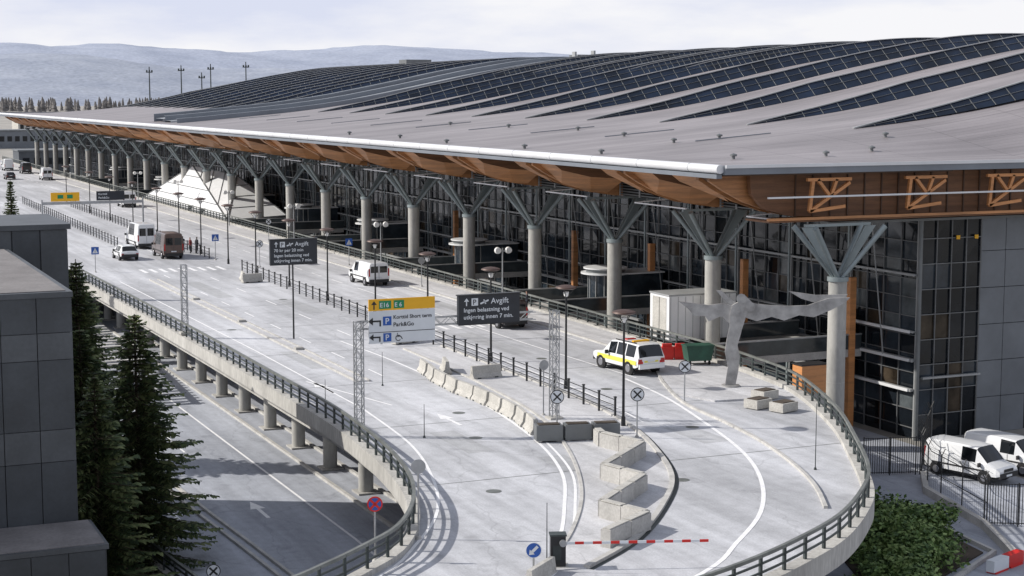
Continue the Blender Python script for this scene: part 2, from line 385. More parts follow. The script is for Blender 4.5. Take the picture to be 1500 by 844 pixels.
for x in (16.8,22.3):
    for y in (112,120,128.5): s.beam((x,y,-5),(x,y,-2.4),.2,.2,'dsteel')
s.obj('slatted_canopy')

# ------------------------------------------------------------------ jersey barriers, planters
def jersey(L=1.85,W=.56,H=.72):
    b=MB();hw=W/2
    b.pyz([(-hw,0),(hw,0),(hw,.09),(.15,.27),(.09,H),(-.09,H),(-.15,.27),(-hw,.09)],-L/2,L/2,'concw')
    b.bx(-L/2-.03,L/2+.03,-.04,.04,.3,.42,'conc')
    for x in (-L*.3,L*.3): b.bx(x-.12,x+.12,-hw-.004,hw+.004,0,.07,'dsteel')
    return b
jm=jersey();jo=jm.obj('concrete_barrier');jme=jo.data;bpy.data.objects.remove(jo)
C3=[(33.9,89),(33.7,87.6),(33.3,84.8),(33.1,81.8),(33.2,79.6),(33.2,77.2),(33.1,74.5),(32.7,71.4),(32.0,68.2)]
pts=resample(smooth(C3,.3),1.98)
for i in range(len(pts)-1):
    a,b=pts[i],pts[i+1]
    place(jme,'concrete_barrier',None,((a[0]+b[0])/2,(a[1]+b[1])/2,.002),math.atan2(b[1]-a[1],b[0]-a[0])+random.uniform(-.09,.09))
for x,y,r in ((36.7,99.3,.3),(36.3,84.9,.1),(35.0,87.8,1.3),(36.9,137.7,.2),(36.6,139.5,1.4)):
    place(jme,'concrete_barrier',None,(x,y,.05),r)
Z=[(34.1,66.6),(33.9,65.7),(34.6,63.2),(31.0,59.9),(31.6,57.6),(28.1,54.4),(28.8,52.2),(26.2,50.5)]
for a,b in zip(Z[:-1],Z[1:]):
    q=MB();L=math.hypot(b[0]-a[0],b[1]-a[1])
    nn=max(1,round(L/1.5))
    for j in range(nn):
        u0=-L/2+L*j/nn+.015;u1=-L/2+L*(j+1)/nn-.015
        q.bx(u0,u1,-.2,.2,0,.64+.02*(j%2),'conc')
        q.bx(u0+.05,u1-.05,-.15,.15,.66,.70,'concw')
    q.obj('concrete_block_wall',None,((a[0]+b[0])/2,(a[1]+b[1])/2,.045),math.atan2(b[1]-a[1],b[0]-a[0]))
for i in range(3):
    q=MB();q.bx(-.62,.62,-.35,.35,.06,.78,'louv');q.bx(-.5,.5,-.25,.25,.78,.82,'soil');q.bx(-.55,-.35,-.3,.3,0,.06,'conc');q.bx(.35,.55,-.3,.3,0,.06,'conc')
    q.obj('concrete_planter',None,(32.2+i*1.32,67.9-.35*i,.03),-.25)
for x,y in ((45.6,70.9),(46.3,69.6),(47.3,72.9)):
    q=MB();q.bx(-.6,.6,-.45,.45,.05,.5,'concw');q.bx(-.48,.48,-.33,.33,.5,.54,'soil');q.bx(-.5,-.3,-.3,.3,0,.05,'conc');q.bx(.3,.5,-.3,.3,0,.05,'conc')
    q.obj('concrete_planter',None,(x,y,.002),.3)

def fence(path,h=1.05,step=1.9):
    r=MB();pts=resample(path,step)
    for p in pts:
        r.beam((p[0],p[1],0),(p[0],p[1],h),.09,.09,'black');r.beam((p[0],p[1],h),(p[0],p[1],h+.06),.13,.13,'black')
    for z in (.35,.62,.92): r.strip(path,.035,z,z+.035,'black')
    r.obj('pedestrian_fence')
fence([(37.6,71.5),(37.9,80),(38.3,101)]);fence([(38.0,109),(38.5,147)],1.0)
fence([(38.6,160),(38.6,245)],1.0);fence([(32.6,176),(33.2,255)],1.0);fence([(24.5,176),(26,300)],1.0)

# ------------------------------------------------------------------ terminal building
T=empty('airport_terminal',(54,77,0))
def tobj(mb,name):
    mb.v=[(a-54,b-77,c) for a,b,c in mb.v];return mb.obj(name,T)
XS=np.array([44,47,50,55,60,67,75,85,95,105,112,120,132,145,160.]);ZS=np.array([12.1,12.15,12.3,12.75,13.2,13.85,14.9,16.8,18.9,20.6,21.2,21.2,20,17,13.])
tx=np.arange(40,165,1.);tz=np.interp(tx,XS,ZS);tz=np.convolve(np.pad(tz,3,'edge'),np.ones(7)/7,'valid')
Y0,Y1=77.4,400.
FY=80.3
def sst(t): t=max(0,min(1,t));return t*t*(3-2*t)
def zr(x,y):
    zp=float(np.interp(x,tx,tz))
    e=12.15+max(0,(x-70))*.09
    t=sst((y-Y0)/16)
    t2=sst((Y1-y)/60)
    zp=e+(zp-e)*t if zp>e else zp
    return 12.12+(zp-12.12)*t2
r=MB();xs=[47.1]+list(np.arange(48,161,2.));ys=sorted(set(list(np.arange(Y0,95,1.5))+list(np.arange(95,Y1,6.))+[Y1]))
vs=[(x,y,zr(x,y)) for y in ys for x in xs];n=len(xs)
fs=[(j*n+i,j*n+i+1,(j+1)*n+i+1,(j+1)*n+i) for j in range(len(ys)-1) for i in range(n-1)]
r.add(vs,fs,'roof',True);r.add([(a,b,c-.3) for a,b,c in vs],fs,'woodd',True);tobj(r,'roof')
r=MB()
r.cyl((47.0,Y0-.15,12.02),(47.0,Y1,12.02),.25,.25,'tube',20)
for k in range(0,52):
    yy=Y0+6.05*k+3; r.cyl((47.0,yy,12.02),(47.0,yy+.04,12.02),.256,.256,'eave',20)
r.bx(46.85,47.2,Y0,Y1,11.5,11.74,'eave')
tobj(r,'eave_tube')
r=MB()
r.bx(47.2,160,Y0-.35,Y0,11.72,12.22,'eave');r.bx(47.2,160,Y0-.45,Y0-.352,12.08,12.26,'tube')
r.bx(47.3,160,Y1,Y1+.3,11.5,12.3,'eave')
tobj(r,'side_fascia')
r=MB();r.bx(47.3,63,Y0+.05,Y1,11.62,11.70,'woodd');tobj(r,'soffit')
NC=23
YC=[76.7+13.6*i for i in range(NC+1)]
bm=MB();prof=[(47.7,11.6),(47.7,11.25),(48.6,10.7),(50,10.0),(52,9.35),(54,9.02),(57,8.9),(62.9,8.9),(62.9,11.6)]
for i,y in enumerate(YC):
    yy=y if i else y+3.6
    for o in (-.75,.45): bm.pxz(prof,yy+o,yy+o+.3,'wood')
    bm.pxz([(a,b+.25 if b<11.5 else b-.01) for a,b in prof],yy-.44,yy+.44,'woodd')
    for s_ in (-1,1):
        if i==0 and s_<0: continue
        q0=yy+s_*.76;q1=yy+s_*(3.4 if i else 4.2)
        a=[(48.0,q0,11.45),(49.9,q0,9.95),(52.2,q0,9.3),(53.5,q0,9.2)]
        b=[(48.0,q1,11.45),(48.6,q1,11.0),(50.8,q1,10.5),(53.5,q1,10.3)]
        bm.add(a+b,[(0,1,5,4),(1,2,6,5),(2,3,7,6)],'wood')
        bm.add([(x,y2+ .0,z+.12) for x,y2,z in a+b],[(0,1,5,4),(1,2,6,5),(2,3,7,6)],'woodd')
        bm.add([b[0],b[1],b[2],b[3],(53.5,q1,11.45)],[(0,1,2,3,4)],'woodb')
tobj(bm,'timber_beams')
lv=MB()
for i in range(len(YC)-1):
    a=YC[i]+(5 if i==0 else 1);b=YC[i+1]-1
    lv.bx(54.6,54.7,a,b,9.0,11.6,'dark')
    for j in range(13): lv.bx(54.40,54.58,a,b,9.1+j*.19,9.17+j*.19,'louv')
    for j in range(5):
        yy=a+(b-a)*j/4; lv.bx(54.34,54.42,yy-.05,yy+.05,9.0,11.6,'mull')
    lv.bx(51.0,51.12,YC[i]-2.4+(3.5 if i==0 else 0),YC[i]+4.2,9.05,9.13,'tube')
    lv.beam((51.1,YC[i]+4.2,9.1),(54.3,YC[i]+4.2,9.3),.07,.07,'tube')
    lv.bx(52.2,56.6,YC[i]-.1,YC[i]+.1,8.72,8.88,'strut')
tobj(lv,'louvre_panels')
cm=MB()
for y in YC:
    cm.cyl((54.5,y,-5),(54.5,y,5.6),.52,.52,'colc',28);cm.cyl((54.5,y,5.6),(54.5,y,5.85),.60,.60,'strut',28)
    for z in (-.2,2.8): cm.cyl((54.5,y,z),(54.5,y,z+.03),.526,.526,'conc',28,False)
    for sx in (-1,1):
        for sy in (-1,1):
            p0=Vector((54.5+.16*sx,y+.2*sy,5.8));p1=Vector((54.5+2.35*sx,y+1.1*sy,8.75))
            cm.cyl(p0,p1,.13,.17,'strut',10)
        cm.add([(54.5+.1*sx,y-.04,5.85),(54.5+.34*sx,y-.04,5.85),(54.5+2.5*sx,y-.04,8.7),(54.5+1.75*sx,y-.04,8.7),
                (54.5+.1*sx,y+.04,5.85),(54.5+.34*sx,y+.04,5.85),(54.5+2.5*sx,y+.04,8.7),(54.5+1.75*sx,y+.04,8.7)],
               [(0,1,2,3),(7,6,5,4),(0,3,7,4),(1,5,6,2)],'strut')
tobj(cm,'columns')
fx=63.0
gl=MB();rn=random.Random(3)
def pane(p,u,v,nrm):
    k_=rn.choices(['glass','glassb','glassc','glassd'],[5,3.4,.9,.8])[0]
    t=[rn.uniform(-.014,.014) for _ in range(4)]
    P=[Vector(p),Vector(p)+u,Vector(p)+u+v,Vector(p)+v];nn=Vector(nrm)
    gl.add([P[i]+nn*t[i] for i in range(4)],[(0,1,2,3)],k_)
yy=FY;zl=[-5]+[float(z) for z in np.arange(-4.3,9.2,1.15)]+[9.2]
while yy<Y1-4:
    for a,b in zip(zl[:-1],zl[1:]):
        pane((fx+.03,yy,a),Vector((0,1.7,0)),Vector((0,0,b-a)),(1,0,0))
    yy+=1.7
for x in np.arange(fx+.1,67.5,1.12):
    for z in np.arange(-5,8.8,1.55): pane((x,FY+.03,z),Vector((1.12,0,0)),Vector((0,0,1.55)),(0,1,0))
gl.bx(fx+.12,fx+.2,FY+.1,Y1-4,-5,9.2,'dark')
tobj(gl,'glass_walls')
mu=MB();yy=FY;j=0
while yy<Y1-4:
    big=(j%4==0);j+=1
    mu.bx(fx-(.16 if big else .09),fx-.003,yy-(.05 if big else .03),yy+(.05 if big else .03),-5,9.2,'mull' if big else 'mulld')
    yy+=1.7
for z in np.arange(-4.3,9.2,1.15): mu.bx(fx-.07,fx-.004,FY,Y1-4,z-.025,z+.025,'mulld')
for z,h in ((-1.9,.16),(-.05,.2),(1.7,.12),(5.2,.14)): mu.bx(fx-.42,fx-.163,FY,Y1-4,z-h/2,z+h/2,'mull')
for y0,y1,z in ((FY+.2,88,-1.9),(FY+.2,88,-.05),(FY+.2,88,1.7),(108,118,.8),(134,142,.8)): mu.bx(fx-.50,fx-.423,y0,y1,z-.09,z+.09,'white')
mu.bx(fx-.6,fx+.3,FY-.1,Y1-4,8.55,8.87,'louv')
for x in np.arange(fx+.1,67.7,1.12):
    mu.bx(x-.03,x+.03,FY-.1,FY-.003,-5,8.9,'mulld')
for z in np.arange(-5,9,1.55): mu.bx(fx,67.6,FY-.12,FY-.104,z-.03,z+.03,'mulld')
for i,y in enumerate(YC[1:]):
    for o in (-3.4,3.4):
        mu.beam((fx-.45,y+o,-5),(fx-.45,y+o,8.5),.10,.18,'strut')
for i in range(0,40):
    y=83+i*7.
    mu.beam((fx-.5,y,-.0),(fx-1.6,y,8.4),.06,.06,'mull')
mu.cyl((fx-.1,FY-.2,-5),(fx-.1,FY-.2,9.2),.14,.14,'louv',12)
tobj(mu,'mullions')
wc=MB()
for i,y2 in ((0,85.3),(1,98.0),(2,111.5),(3,125),(5,152)):
    wc.bx(61.6,62.05,y2,y2+.4,-5,4.6,'woodl' if i<3 else 'wood')
wc.bx(61.6,62.3,86.2,87.6,-1.2,2.2,'woodb')
tobj(wc,'timber_columns')
ew=MB();x=67.62;j=0
while x<125:
    z=-5
    for h in (2.3,2.3,2.3,2.3,2.3,2.6):
        if not(j in(2,3) and z<-4): ew.bx(x+.02,x+1.88,FY-.08,FY+.1,z+.02,z+h-.02,'panel')
        z+=h
    x+=1.9;j+=1
ew.bx(67.6,125,FY+.1,FY+.3,-5,11,'dark')
for x_,z_ in ((65.6,7.3),(67.0,7.3)): ew.bx(x_,x_+.26,FY-.2,FY-.14,z_,z_+.24,'yellow')
tobj(ew,'end_wall_cladding')
eb=MB()
eb.pxz([(50.0,11.6),(50.1,10.5),(51.0,9.6),(52.6,9.2),(56,9.05),(125,9.05),(125,11.6)],79.0,79.35,'woodb')
for j in range(60): eb.bx(53+j*1.2,53.08+j*1.2,78.92,78.998,9.1,11.6,'woodd')
eb.bx(50.5,125,77.7,80.2,8.93,9.03,'woodb')
eb.bx(50.3,125,77.5,77.62,10.3,10.40,'tube')
eb.bx(50.3,125,77.5,77.66,9.05,9.2,'wood')
for x in (54.6,61.4,67.4,73.5):
    for (a,b) in (((x-1.3,9.5),(x+1.4,11.1)),((x-1.5,11.3),(x+1.5,11.3)),((x+.1,10.3),(x-.8,11.3)),((x-1.3,9.5),(x-1.1,11.3)),((x-1.3,9.5),(x+1.1,9.75)),((x+.1,10.3),(x+.5,11.3))):
        eb.beam((a[0],77.9,a[1]),(b[0],77.9,b[1]),.2,.18,'woodl')
tobj(eb,'end_beam_trusses')
cn=MB();cn.bx(55.5,90,FY-1.2,FY-.3,8.6,8.75,'louv');cn.bx(63.2,67.6,FY-.4,FY-.15,-1.2,-1.08,'mull')
tobj(cn,'corner_ledge')
bi=MB()
bi.bx(fx+1.5,125,FY+1.5,Y1-6,-5,8.9,'dark');bi.bx(125,125.3,FY,Y1-4,-5,18,'panel');bi.bx(fx,125,Y1-4,Y1-3.7,-5,12,'panel')
tobj(bi,'core')
sk=MB();fr=MB()
def skylight(yc,x0,x1,h,dy=1.0,mid=True):
    X=list(np.arange(x0,x1,1.6))+[x1];pts=[]
    for x in X:
        t=min(1,(x-x0)/15)**.8*min(1,(x1-x)/10+.05);t=max(t,.001)
        zb=zr(x,yc)
        pts.append(((x,yc-dy*t,zb+.02),(x,yc,zb+h*t+.02),(x,yc+1.2*t,zb+.02)))
    n=len(pts);vs=[q for p_ in pts for q in p_]
    sk.add(vs,[(3*i,3*i+3,3*i+4,3*i+1) for i in range(n-1)],'glassr')
    sk.add(vs,[(3*i+1,3*i+4,3*i+5,3*i+2) for i in range(n-1)],'roof')
    for i in range(1,n):
        a,b,c=pts[i];o=Vector((0,-.03,.02))
        fr.beam(Vector(a)+o,Vector(b)+o,.045,.04,'louv')
        a0,b0,_=pts[i-1]
        if mid:
            m0=(Vector(a0)+Vector(b0))/2+o;m1=(Vector(a)+Vector(b))/2+o
            fr.beam(m0,m1,.035,.04,'louv')
        fr.beam(Vector(b0)+Vector((0,0,.04)),Vector(b)+Vector((0,0,.04)),.2,.08,'mull')
for k in range(10):
    y=92.2+13.4*k
    if y<222: skylight(y,66.5,138,1.05,1.3)
for k in range(5): skylight(165.7+13.4*k-6.7,80,138,.9,1.1)
for k in range(16):
    y=250+8.2*k
    skylight(y,66,135,1.15,1.5)
tobj(sk,'skylights');tobj(fr,'skylight_frames')
b=MB();X=np.arange(50,140,3.)
for (y0,y1,dz,kk) in ((228,231.5,.25,'band'),(233,238,.5,'band'),(231.5,233,.9,'eave'),(239,240.5,1.1,'eave'),(224,225,.6,'eave')):
    vs=[(x,y,zr(x,y)+dz) for x in X for y in (y0,y1)];n=len(X)
    b.add(vs,[(2*i,2*i+2,2*i+3,2*i+1) for i in range(n-1)],kk)
    vs=[(x,y0,zr(x,y0)+z) for x in X for z in (0,dz)]
    b.add(vs,[(2*i,2*i+2,2*i+3,2*i+1) for i in range(n-1)],kk)
b.bx(112,114,226,229,21,22.3,'louv');b.bx(114.2,114.5,225,226,21,22.9,'mull');b.bx(111,111.3,225,226,21,22.7,'mull')
b.bx(108,113,290,294,20.8,22.8,'louv')
tobj(b,'roof_bands')
v=MB()
for x,y in ((48.8,122),(48.8,107),(48.8,95),(57.9,109),(55.9,98),(58.9,97),(57.9,83),(52,84),(62,84),(66,88),(60,121),(60,135),(60,149),(50,136),(50,150)):
    z=zr(x,y);v.lathe((x,y,z),[(.10,0),(.10,.16),(.22,.18),(.22,.28),(.0,.36)],'louv',10)
for k in range(12):
    y=95+13.4*k
    v.beam((57,y+2,zr(57,y)+.05),(62.5,y+1.2,zr(62.5,y)+.05),.12,.06,'eave')
tobj(v,'roof_vents')
for k,y in enumerate((89,112.5,140,167,194,222,270,310)):
    e=empty('entrance_bridge',(57,y,0))
    q=MB();q.bx(-5.3,5.6,-3.6,3.6,-.5,-.02,'conc');q.bx(-5.3,5.6,-3.6,-3.45,0,.9,'vglass');q.bx(-5.3,5.6,3.45,3.6,0,.9,'vglass')
    q.bx(-5.3,5.6,-3.65,-3.4,.9,.98,'steel');q.bx(-5.3,5.6,3.4,3.65,.9,.98,'steel');q.obj('walkway',e)
    if k:
        q=MB();q.lathe((1.2,0,0),[(1.3,0),(1.3,2.35)],'glassb',24);q.bx(1.9,5.6,-1.3,1.3,0,2.35,'glassb')
        q.cyl((1.2,0,2.35),(1.2,0,2.47),1.9,1.9,'white',32);q.cyl((1.2,0,2.47),(1.2,0,2.75),1.5,1.5,'louv',28);q.cyl((1.2,0,2.75),(1.2,0,2.85),1.7,1.7,'white',32)
        q.bx(1.5,5.6,-1.6,1.6,2.36,2.46,'white')
        for a in range(12):
            t=a*math.pi/6;q.bx(1.2+1.32*math.cos(t)-.03,1.2+1.32*math.cos(t)+.03,1.32*math.sin(t)-.03,1.32*math.sin(t)+.03,0,2.35,'mull')
        q.obj('vestibule',e)
t=MB()
tA=Vector((51.9,258,.25));tB=Vector((51.9,205,.3));tC=Vector((55.3,238,5.9));tD=Vector((57.4,221,5.2));tE=Vector((60,206,.6));tF=Vector((60,256,2.5))
for a,b_,c in ((tA,tB,tC),(tB,tD,tC),(tB,tE,tD),(tD,tF,tC),(tA,tC,tF),(tD,tE,tF)):
    t.add([a,b_,c],[(0,1,2)],'white')
    for p_,q_ in ((a,b_),(b_,c),(c,a)): t.beam(p_,q_,.16,.16,'mull')
    for u in (.25,.5,.75):
        t.beam(a.lerp(c,u)+Vector((-.05,0,.05)),b_.lerp(c,u)+Vector((-.05,0,.05)),.07,.07,'louv')
t.obj('glazed_tent_canopy')

# ------------------------------------------------------------------ left building
LB=empty('office_building',(0,61,-5))
b=MB();b.bx(-30,9.5,61.1,79,-5,8.7,'bld');b.bx(-30,9.62,60.95,79.2,8.7,8.9,'bld2');b.bx(-29.8,9.4,61.2,79,8.9,8.93,'bldroof')
x=9.58
while x>-12:
    z=-5
    for h,kk in ((1.2,'bld2'),(2.6,'bld'),(1.2,'bld2'),(2.6,'bld'),(1.2,'bld2'),(2.6,'bld'),(1.0,'bld2'),(1.3,'bld')):
        b.bx(x-1.26,x-.012,60.99,61.09,z+.012,min(z+h-.012,8.69),kk);z+=h
    x-=1.28
b.bx(-30,9.95,57.4,60.98,-5,.12,'bld');b.bx(-30,10.02,57.3,60.985,.12,.3,'bld2');b.bx(-30,9.9,57.45,60.9,.3,.33,'bldroof')
x=9.9
while x>-12:
    b.bx(x-1.26,x-.012,57.32,57.39,-5,.1,'bld2' if int(x*7)%3 else 'bld');x-=1.28
b.v=[(p[0],p[1]-61,p[2]+5) for p in b.v];b.obj('main_block',LB)
b=MB();b.bx(4.6,12.4,80,87,-5,9.7,'bld');b.bx(4.4,12.6,79.8,87.2,9.7,9.95,'bld2')
for j in range(6): b.bx(4.7+j*1.3,5.94+j*1.3,79.9,79.99,-5,9.68,'bld2' if j%2 else 'bld')
b.v=[(p[0],p[1]-61,p[2]+5) for p in b.v];b.obj('stair_tower',LB)

# ------------------------------------------------------------------ spruces
def spruce(name,loc,H,R,seed,zb=.04):
    rn=random.Random(seed);t=MB()
    tr=MB();segs=8
    for i in range(segs):
        z0=H*i/segs;z1=H*(i+1)/segs
        tr.cyl((0,0,z0),(0,0,z1),.16*(1-i/segs)*H/11+.02,.16*(1-(i+1)/segs)*H/11+.02,'bark',9,i==0)
    h=H*zb
    while h<H*.99:
        f=h/H
        L0=R*(1-f)**.75*rn.uniform(.8,1.12)+.08
        nb=int(7+4*(1-f))
        a0=rn.uniform(0,6.28)
        for j in range(nb):
            if rn.random()<.10: continue
            a=a0+6.283*j/nb+rn.uniform(-.3,.3);L=L0*rn.uniform(.55,1.25)
            dx,dy=math.cos(a),math.sin(a)
            droop=rn.uniform(.18,.5)*(1-.6*f)
            ns=max(3,int(L/.16));prev=None
            up0=.25*f
            for s_ in range(ns+1):
                u=s_/ns;r_=L*u;z=h+rn.uniform(-.03,.03)+L*(up0*u-droop*u+ .28*droop*u*u*u)
                P0=Vector((dx*r_,dy*r_,z))
                if prev is not None:
                    wl=(.46*(1-u*.7)+.11)*min(1,L*.8+.25)
                    for sd in (-1,1):
                        if rn.random()<.10: continue
                        q=P0+Vector((-dy*sd*wl*rn.uniform(.6,1.2)+dx*wl*.6,dx*sd*wl*rn.uniform(.6,1.2)+dy*wl*.6,-wl*rn.uniform(.05,.6)))
                        e1=P0+Vector((dx*.10,dy*.10,0));e2=P0-Vector((dx*.09,dy*.09,.05))
                        mid=(P0+q)/2+Vector((0,0,.03))
                        t.add([e1,mid+Vector((dx*.08,dy*.08,0)),q,mid-Vector((dx*.08,dy*.08,.04)),e2],[(0,1,2,3,4)],'needle')
                    if rn.random()<.6:
                        w_=rn.uniform(.12,.32)*(1-.5*u)
                        t.add([P0+Vector((dx*.09,dy*.09,0)),P0-Vector((dx*.09,dy*.09,0)),P0+Vector((rn.uniform(-.06,.06),rn.uniform(-.06,.06),-w_))],[(0,1,2)],'needle')
                prev=P0
            tr.cyl((0,0,h),(dx*L*.9,dy*L*.9,h+L*.9*(up0-droop+.2*droop)),.025,.006,'bark',4,False)
        h+=rn.uniform(.13,.24)*(1.15-.3*f)
    e=empty(name,loc);tr.obj('trunk',e);t.obj('crown',e);return e
spruce('spruce_tree',(14.1,72.6,-5),11.4,3.5,1)
spruce('spruce_tree',(13.2,82.5,-5),13.0,3.2,2)
spruce('spruce_tree',(12.4,77.0,-5),10.4,3.0,3)
spruce('spruce_tree',(14.8,94,-5),11.5,3.0,4)
spruce('spruce_tree',(11.4,67.5,-5),9.6,2.8,5)
spruce('spruce_tree',(16.6,134,-5),14.5,1.5,6)

def bush(name,loc,rx,ry,h,n,seed):
    rn=random.Random(seed);t=MB();lumps=[]
    for i in range(14):
        a=rn.uniform(0,6.28);q=rn.random()**.5
        lumps.append((rx*q*math.cos(a)*.8,ry*q*math.sin(a)*.8,h*rn.uniform(.25,.75),rn.uniform(.4,1.0)))
    for i in range(n):
        L=rn.choice(lumps)
        u=Vector((rn.gauss(0,1),rn.gauss(0,1),rn.gauss(0,.9))).normalized();r_=L[3]*rn.uniform(.5,1.15)
        p=Vector((L[0]+u.x*r_*1.1,L[1]+u.y*r_*1.1,max(.02,L[2]+u.z*r_*h*.5)))
        a=Vector((rn.gauss(0,1),rn.gauss(0,1),rn.gauss(0,.6))).normalized();b_=a.cross(u).normalized()
        s_=rn.uniform(.07,.16)
        t.add([p-a*s_,p-b_*s_*.6,p+a*s_,p+b_*s_*.6],[(0,1,2,3)],'leaf')
    for L in lumps: t.cyl((L[0]*.4,L[1]*.4,0),(L[0],L[1],L[2]),.04,.015,'bark',5,False)
    t.obj(name,None,loc)
for i,(x,y,rx,ry,h) in enumerate(((45.2,60.0,1.9,2.2,1.9),(47.2,63.8,1.9,2.2,1.9),(49.0,62.0,1.7,1.8,1.6),(44.0,57.2,1.9,1.9,1.6),(46.8,58.6,1.7,2.0,1.6),(48.2,66.2,1.3,1.6,1.4),(42.4,54.8,1.6,1.6,1.4))):
    bush('bush',(x,y,-5),rx,ry,h,3600,20+i)
s=MB();s.pxy([(40,52),(42,54),(50.0,58.5),(51.0,64.5),(49,68.5),(45,64)],-4.99,-4.93,'soil');s.obj('planting_bed')
s=MB();s.strip([(41,52.6),(50.4,58.2),(51.3,64.7),(49.2,69)],.2,-4.99,-4.8,'kerb');s.obj('kerb')

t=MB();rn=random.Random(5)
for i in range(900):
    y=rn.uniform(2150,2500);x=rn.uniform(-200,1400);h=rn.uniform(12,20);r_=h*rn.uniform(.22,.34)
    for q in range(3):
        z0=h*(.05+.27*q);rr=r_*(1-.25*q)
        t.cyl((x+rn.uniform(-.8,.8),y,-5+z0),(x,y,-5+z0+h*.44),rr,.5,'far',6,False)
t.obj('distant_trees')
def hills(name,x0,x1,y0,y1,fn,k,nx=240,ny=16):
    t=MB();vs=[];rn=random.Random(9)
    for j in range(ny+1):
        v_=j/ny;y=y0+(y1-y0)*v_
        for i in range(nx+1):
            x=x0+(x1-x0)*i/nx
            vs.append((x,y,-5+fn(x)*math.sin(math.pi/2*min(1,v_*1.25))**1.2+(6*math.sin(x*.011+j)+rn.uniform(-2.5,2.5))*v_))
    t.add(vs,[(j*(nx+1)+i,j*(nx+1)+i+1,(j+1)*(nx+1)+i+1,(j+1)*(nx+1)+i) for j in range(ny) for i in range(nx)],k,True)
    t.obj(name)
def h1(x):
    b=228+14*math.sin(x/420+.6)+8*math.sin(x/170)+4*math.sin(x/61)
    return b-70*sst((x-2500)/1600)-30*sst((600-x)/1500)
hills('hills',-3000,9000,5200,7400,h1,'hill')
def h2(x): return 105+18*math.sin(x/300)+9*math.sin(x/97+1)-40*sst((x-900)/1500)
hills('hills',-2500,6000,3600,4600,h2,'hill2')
for (x,y,z) in ((94,454,24),(103,455,24.5),(108,452,22.5),(112,458,25),(120,450,25.5)):
    q=MB();q.cyl((0,0,0),(0,0,z+5),.3,.14,'dsteel',8)
    q.bx(-.9,.9,-.12,.12,z+3.4,z+3.65,'dsteel')
    for o in (-.7,0,.7): q.bx(o-.18,o+.18,-.3,.1,z+3.65,z+4.1,'dsteel')
    q.obj('floodlight_mast',None,(x,y,-5))
for x,y,w_,d_,h,kk in ((20,440,30,10,5,'panel'),(70,470,20,12,6,'bld2'),(0,620,60,15,8,'concw'),(80,700,70,20,7,'panel'),(-30,520,30,20,6,'conc'),(160,900,90,25,9,'concw')):
    q=MB();q.bx(-w_/2,w_/2,-d_/2,d_/2,0,h,kk);q.bx(-w_/2-.3,w_/2+.3,-d_/2-.3,d_/2+.3,h,h+.4,'louv')
    for j in range(int(w_/3)): q.bx(-w_/2+1+j*3,-w_/2+2.8+j*3,-d_/2-.05,-d_/2-.01,h*.4,h*.7,'glass')
    q.obj('hangar_building',None,(x,y,-5))

# ------------------------------------------------------------------ street lamps & poles
q=MB();q.cyl((0,0,0),(0,0,.5),.12,.1,'black',12);q.cyl((0,0,.5),(0,0,5.2),.07,.05,'black',12)
q.lathe((0,0,0),[(.05,5.1),(.12,5.15),(.16,5.35),(.12,5.4)],'lampw',14)
for a in range(4):
    t_=a*math.pi/2+.4;q.beam((.06*math.cos(t_),.06*math.sin(t_),5.1),(.4*math.cos(t_),.4*math.sin(t_),5.52),.03,.03,'black')
q.lathe((0,0,0),[(.0,5.48),(.42,5.52),(.6,5.60),(.56,5.66),(.3,5.74),(0,5.78)],'bronze',20)
lo_=q.obj('street_lamp');lme=lo_.data;bpy.data.objects.remove(lo_)
for i,y in enumerate((69.5,80,90.4,101,111.5,122.8,133.4,144,154,165,175,186,200,215,230,250)):
    x=37.0 if i==0 else 39.0
    place(lme,'street_lamp',None,(x,y,0),i*.4)
q=MB();q.cyl((0,0,0),(0,0,4.3),.07,.05,'steel',10);q.bx(-.55,.55,-.04,.04,4.0,4.1,'steel')
for sx in (-1,1):
    q.cyl((sx*.45,-.02,4.12),(sx*.45,-.24,4.12),.26,.24,'lampw',16);q.cyl((sx*.45,-.02,4.12),(sx*.45,.18,4.12),.27,.12,'black',16)
lo_=q.obj('twin_street_lamp');tme=lo_.data;bpy.data.objects.remove(lo_)
for y in (115,143,171,199,227,255): place(tme,'twin_street_lamp',None,(50.6,y,.1),0)

# ------------------------------------------------------------------ signs
def text(s_,x,y,z,size,k,parent,align='LEFT'):
    c=bpy.data.curves.new('lettering','FONT');c.body=s_;c.size=size;c.align_x=align;c.extrude=.004;c.offset=.004;c.space_character=1.04
    c.materials.append(M[k]);o=bpy.data.objects.new('lettering',c);COL.objects.link(o)
    o.location=(x,y,z);o.rotation_euler=(rad(90),0,0);o.parent=parent
def truss_mast(mb,x,y,z0,z1,w=.36):
    h=w/2
    for a in (-h,h):
        for b_ in (-h,h): mb.beam((x+a,y+b_,z0),(x+a,y+b_,z1),.045,.045,'steel')
    z=z0;fl=1
    while z<z1-.3:
        zn=min(z+.42,z1)
        for s_ in (-h,h):
            mb.beam((x-h*fl,y+s_,z),(x+h*fl,y+s_,zn),.028,.028,'steel');mb.beam((x+s_,y-h*fl,z),(x+s_,y+h*fl,zn),.028,.028,'steel')
            mb.beam((x-h,y+s_,zn),(x+h,y+s_,zn),.028,.028,'steel')
        z=zn;fl=-fl
    mb.bx(x-.35,x+.35,y-.35,y+.35,z0,z0+.15,'concw')
def truss_beam(mb,x0,x1,y,z,w=.36):
    h=w/2
    for a in (-h,h):
        for b_ in (-h,h): mb.beam((x0,y+a,z+b_),(x1,y+a,z+b_),.045,.045,'steel')
    x=x0;fl=1
    while x<x1-.3:
        xn=min(x+.42,x1)
        for s_ in (-h,h):
            mb.beam((x,y+s_,z-h*fl),(xn,y+s_,z+h*fl),.028,.028,'steel');mb.beam((x,y-h*fl,z+s_),(xn,y+h*fl,z+s_),.028,.028,'steel')
        x=xn;fl=-fl
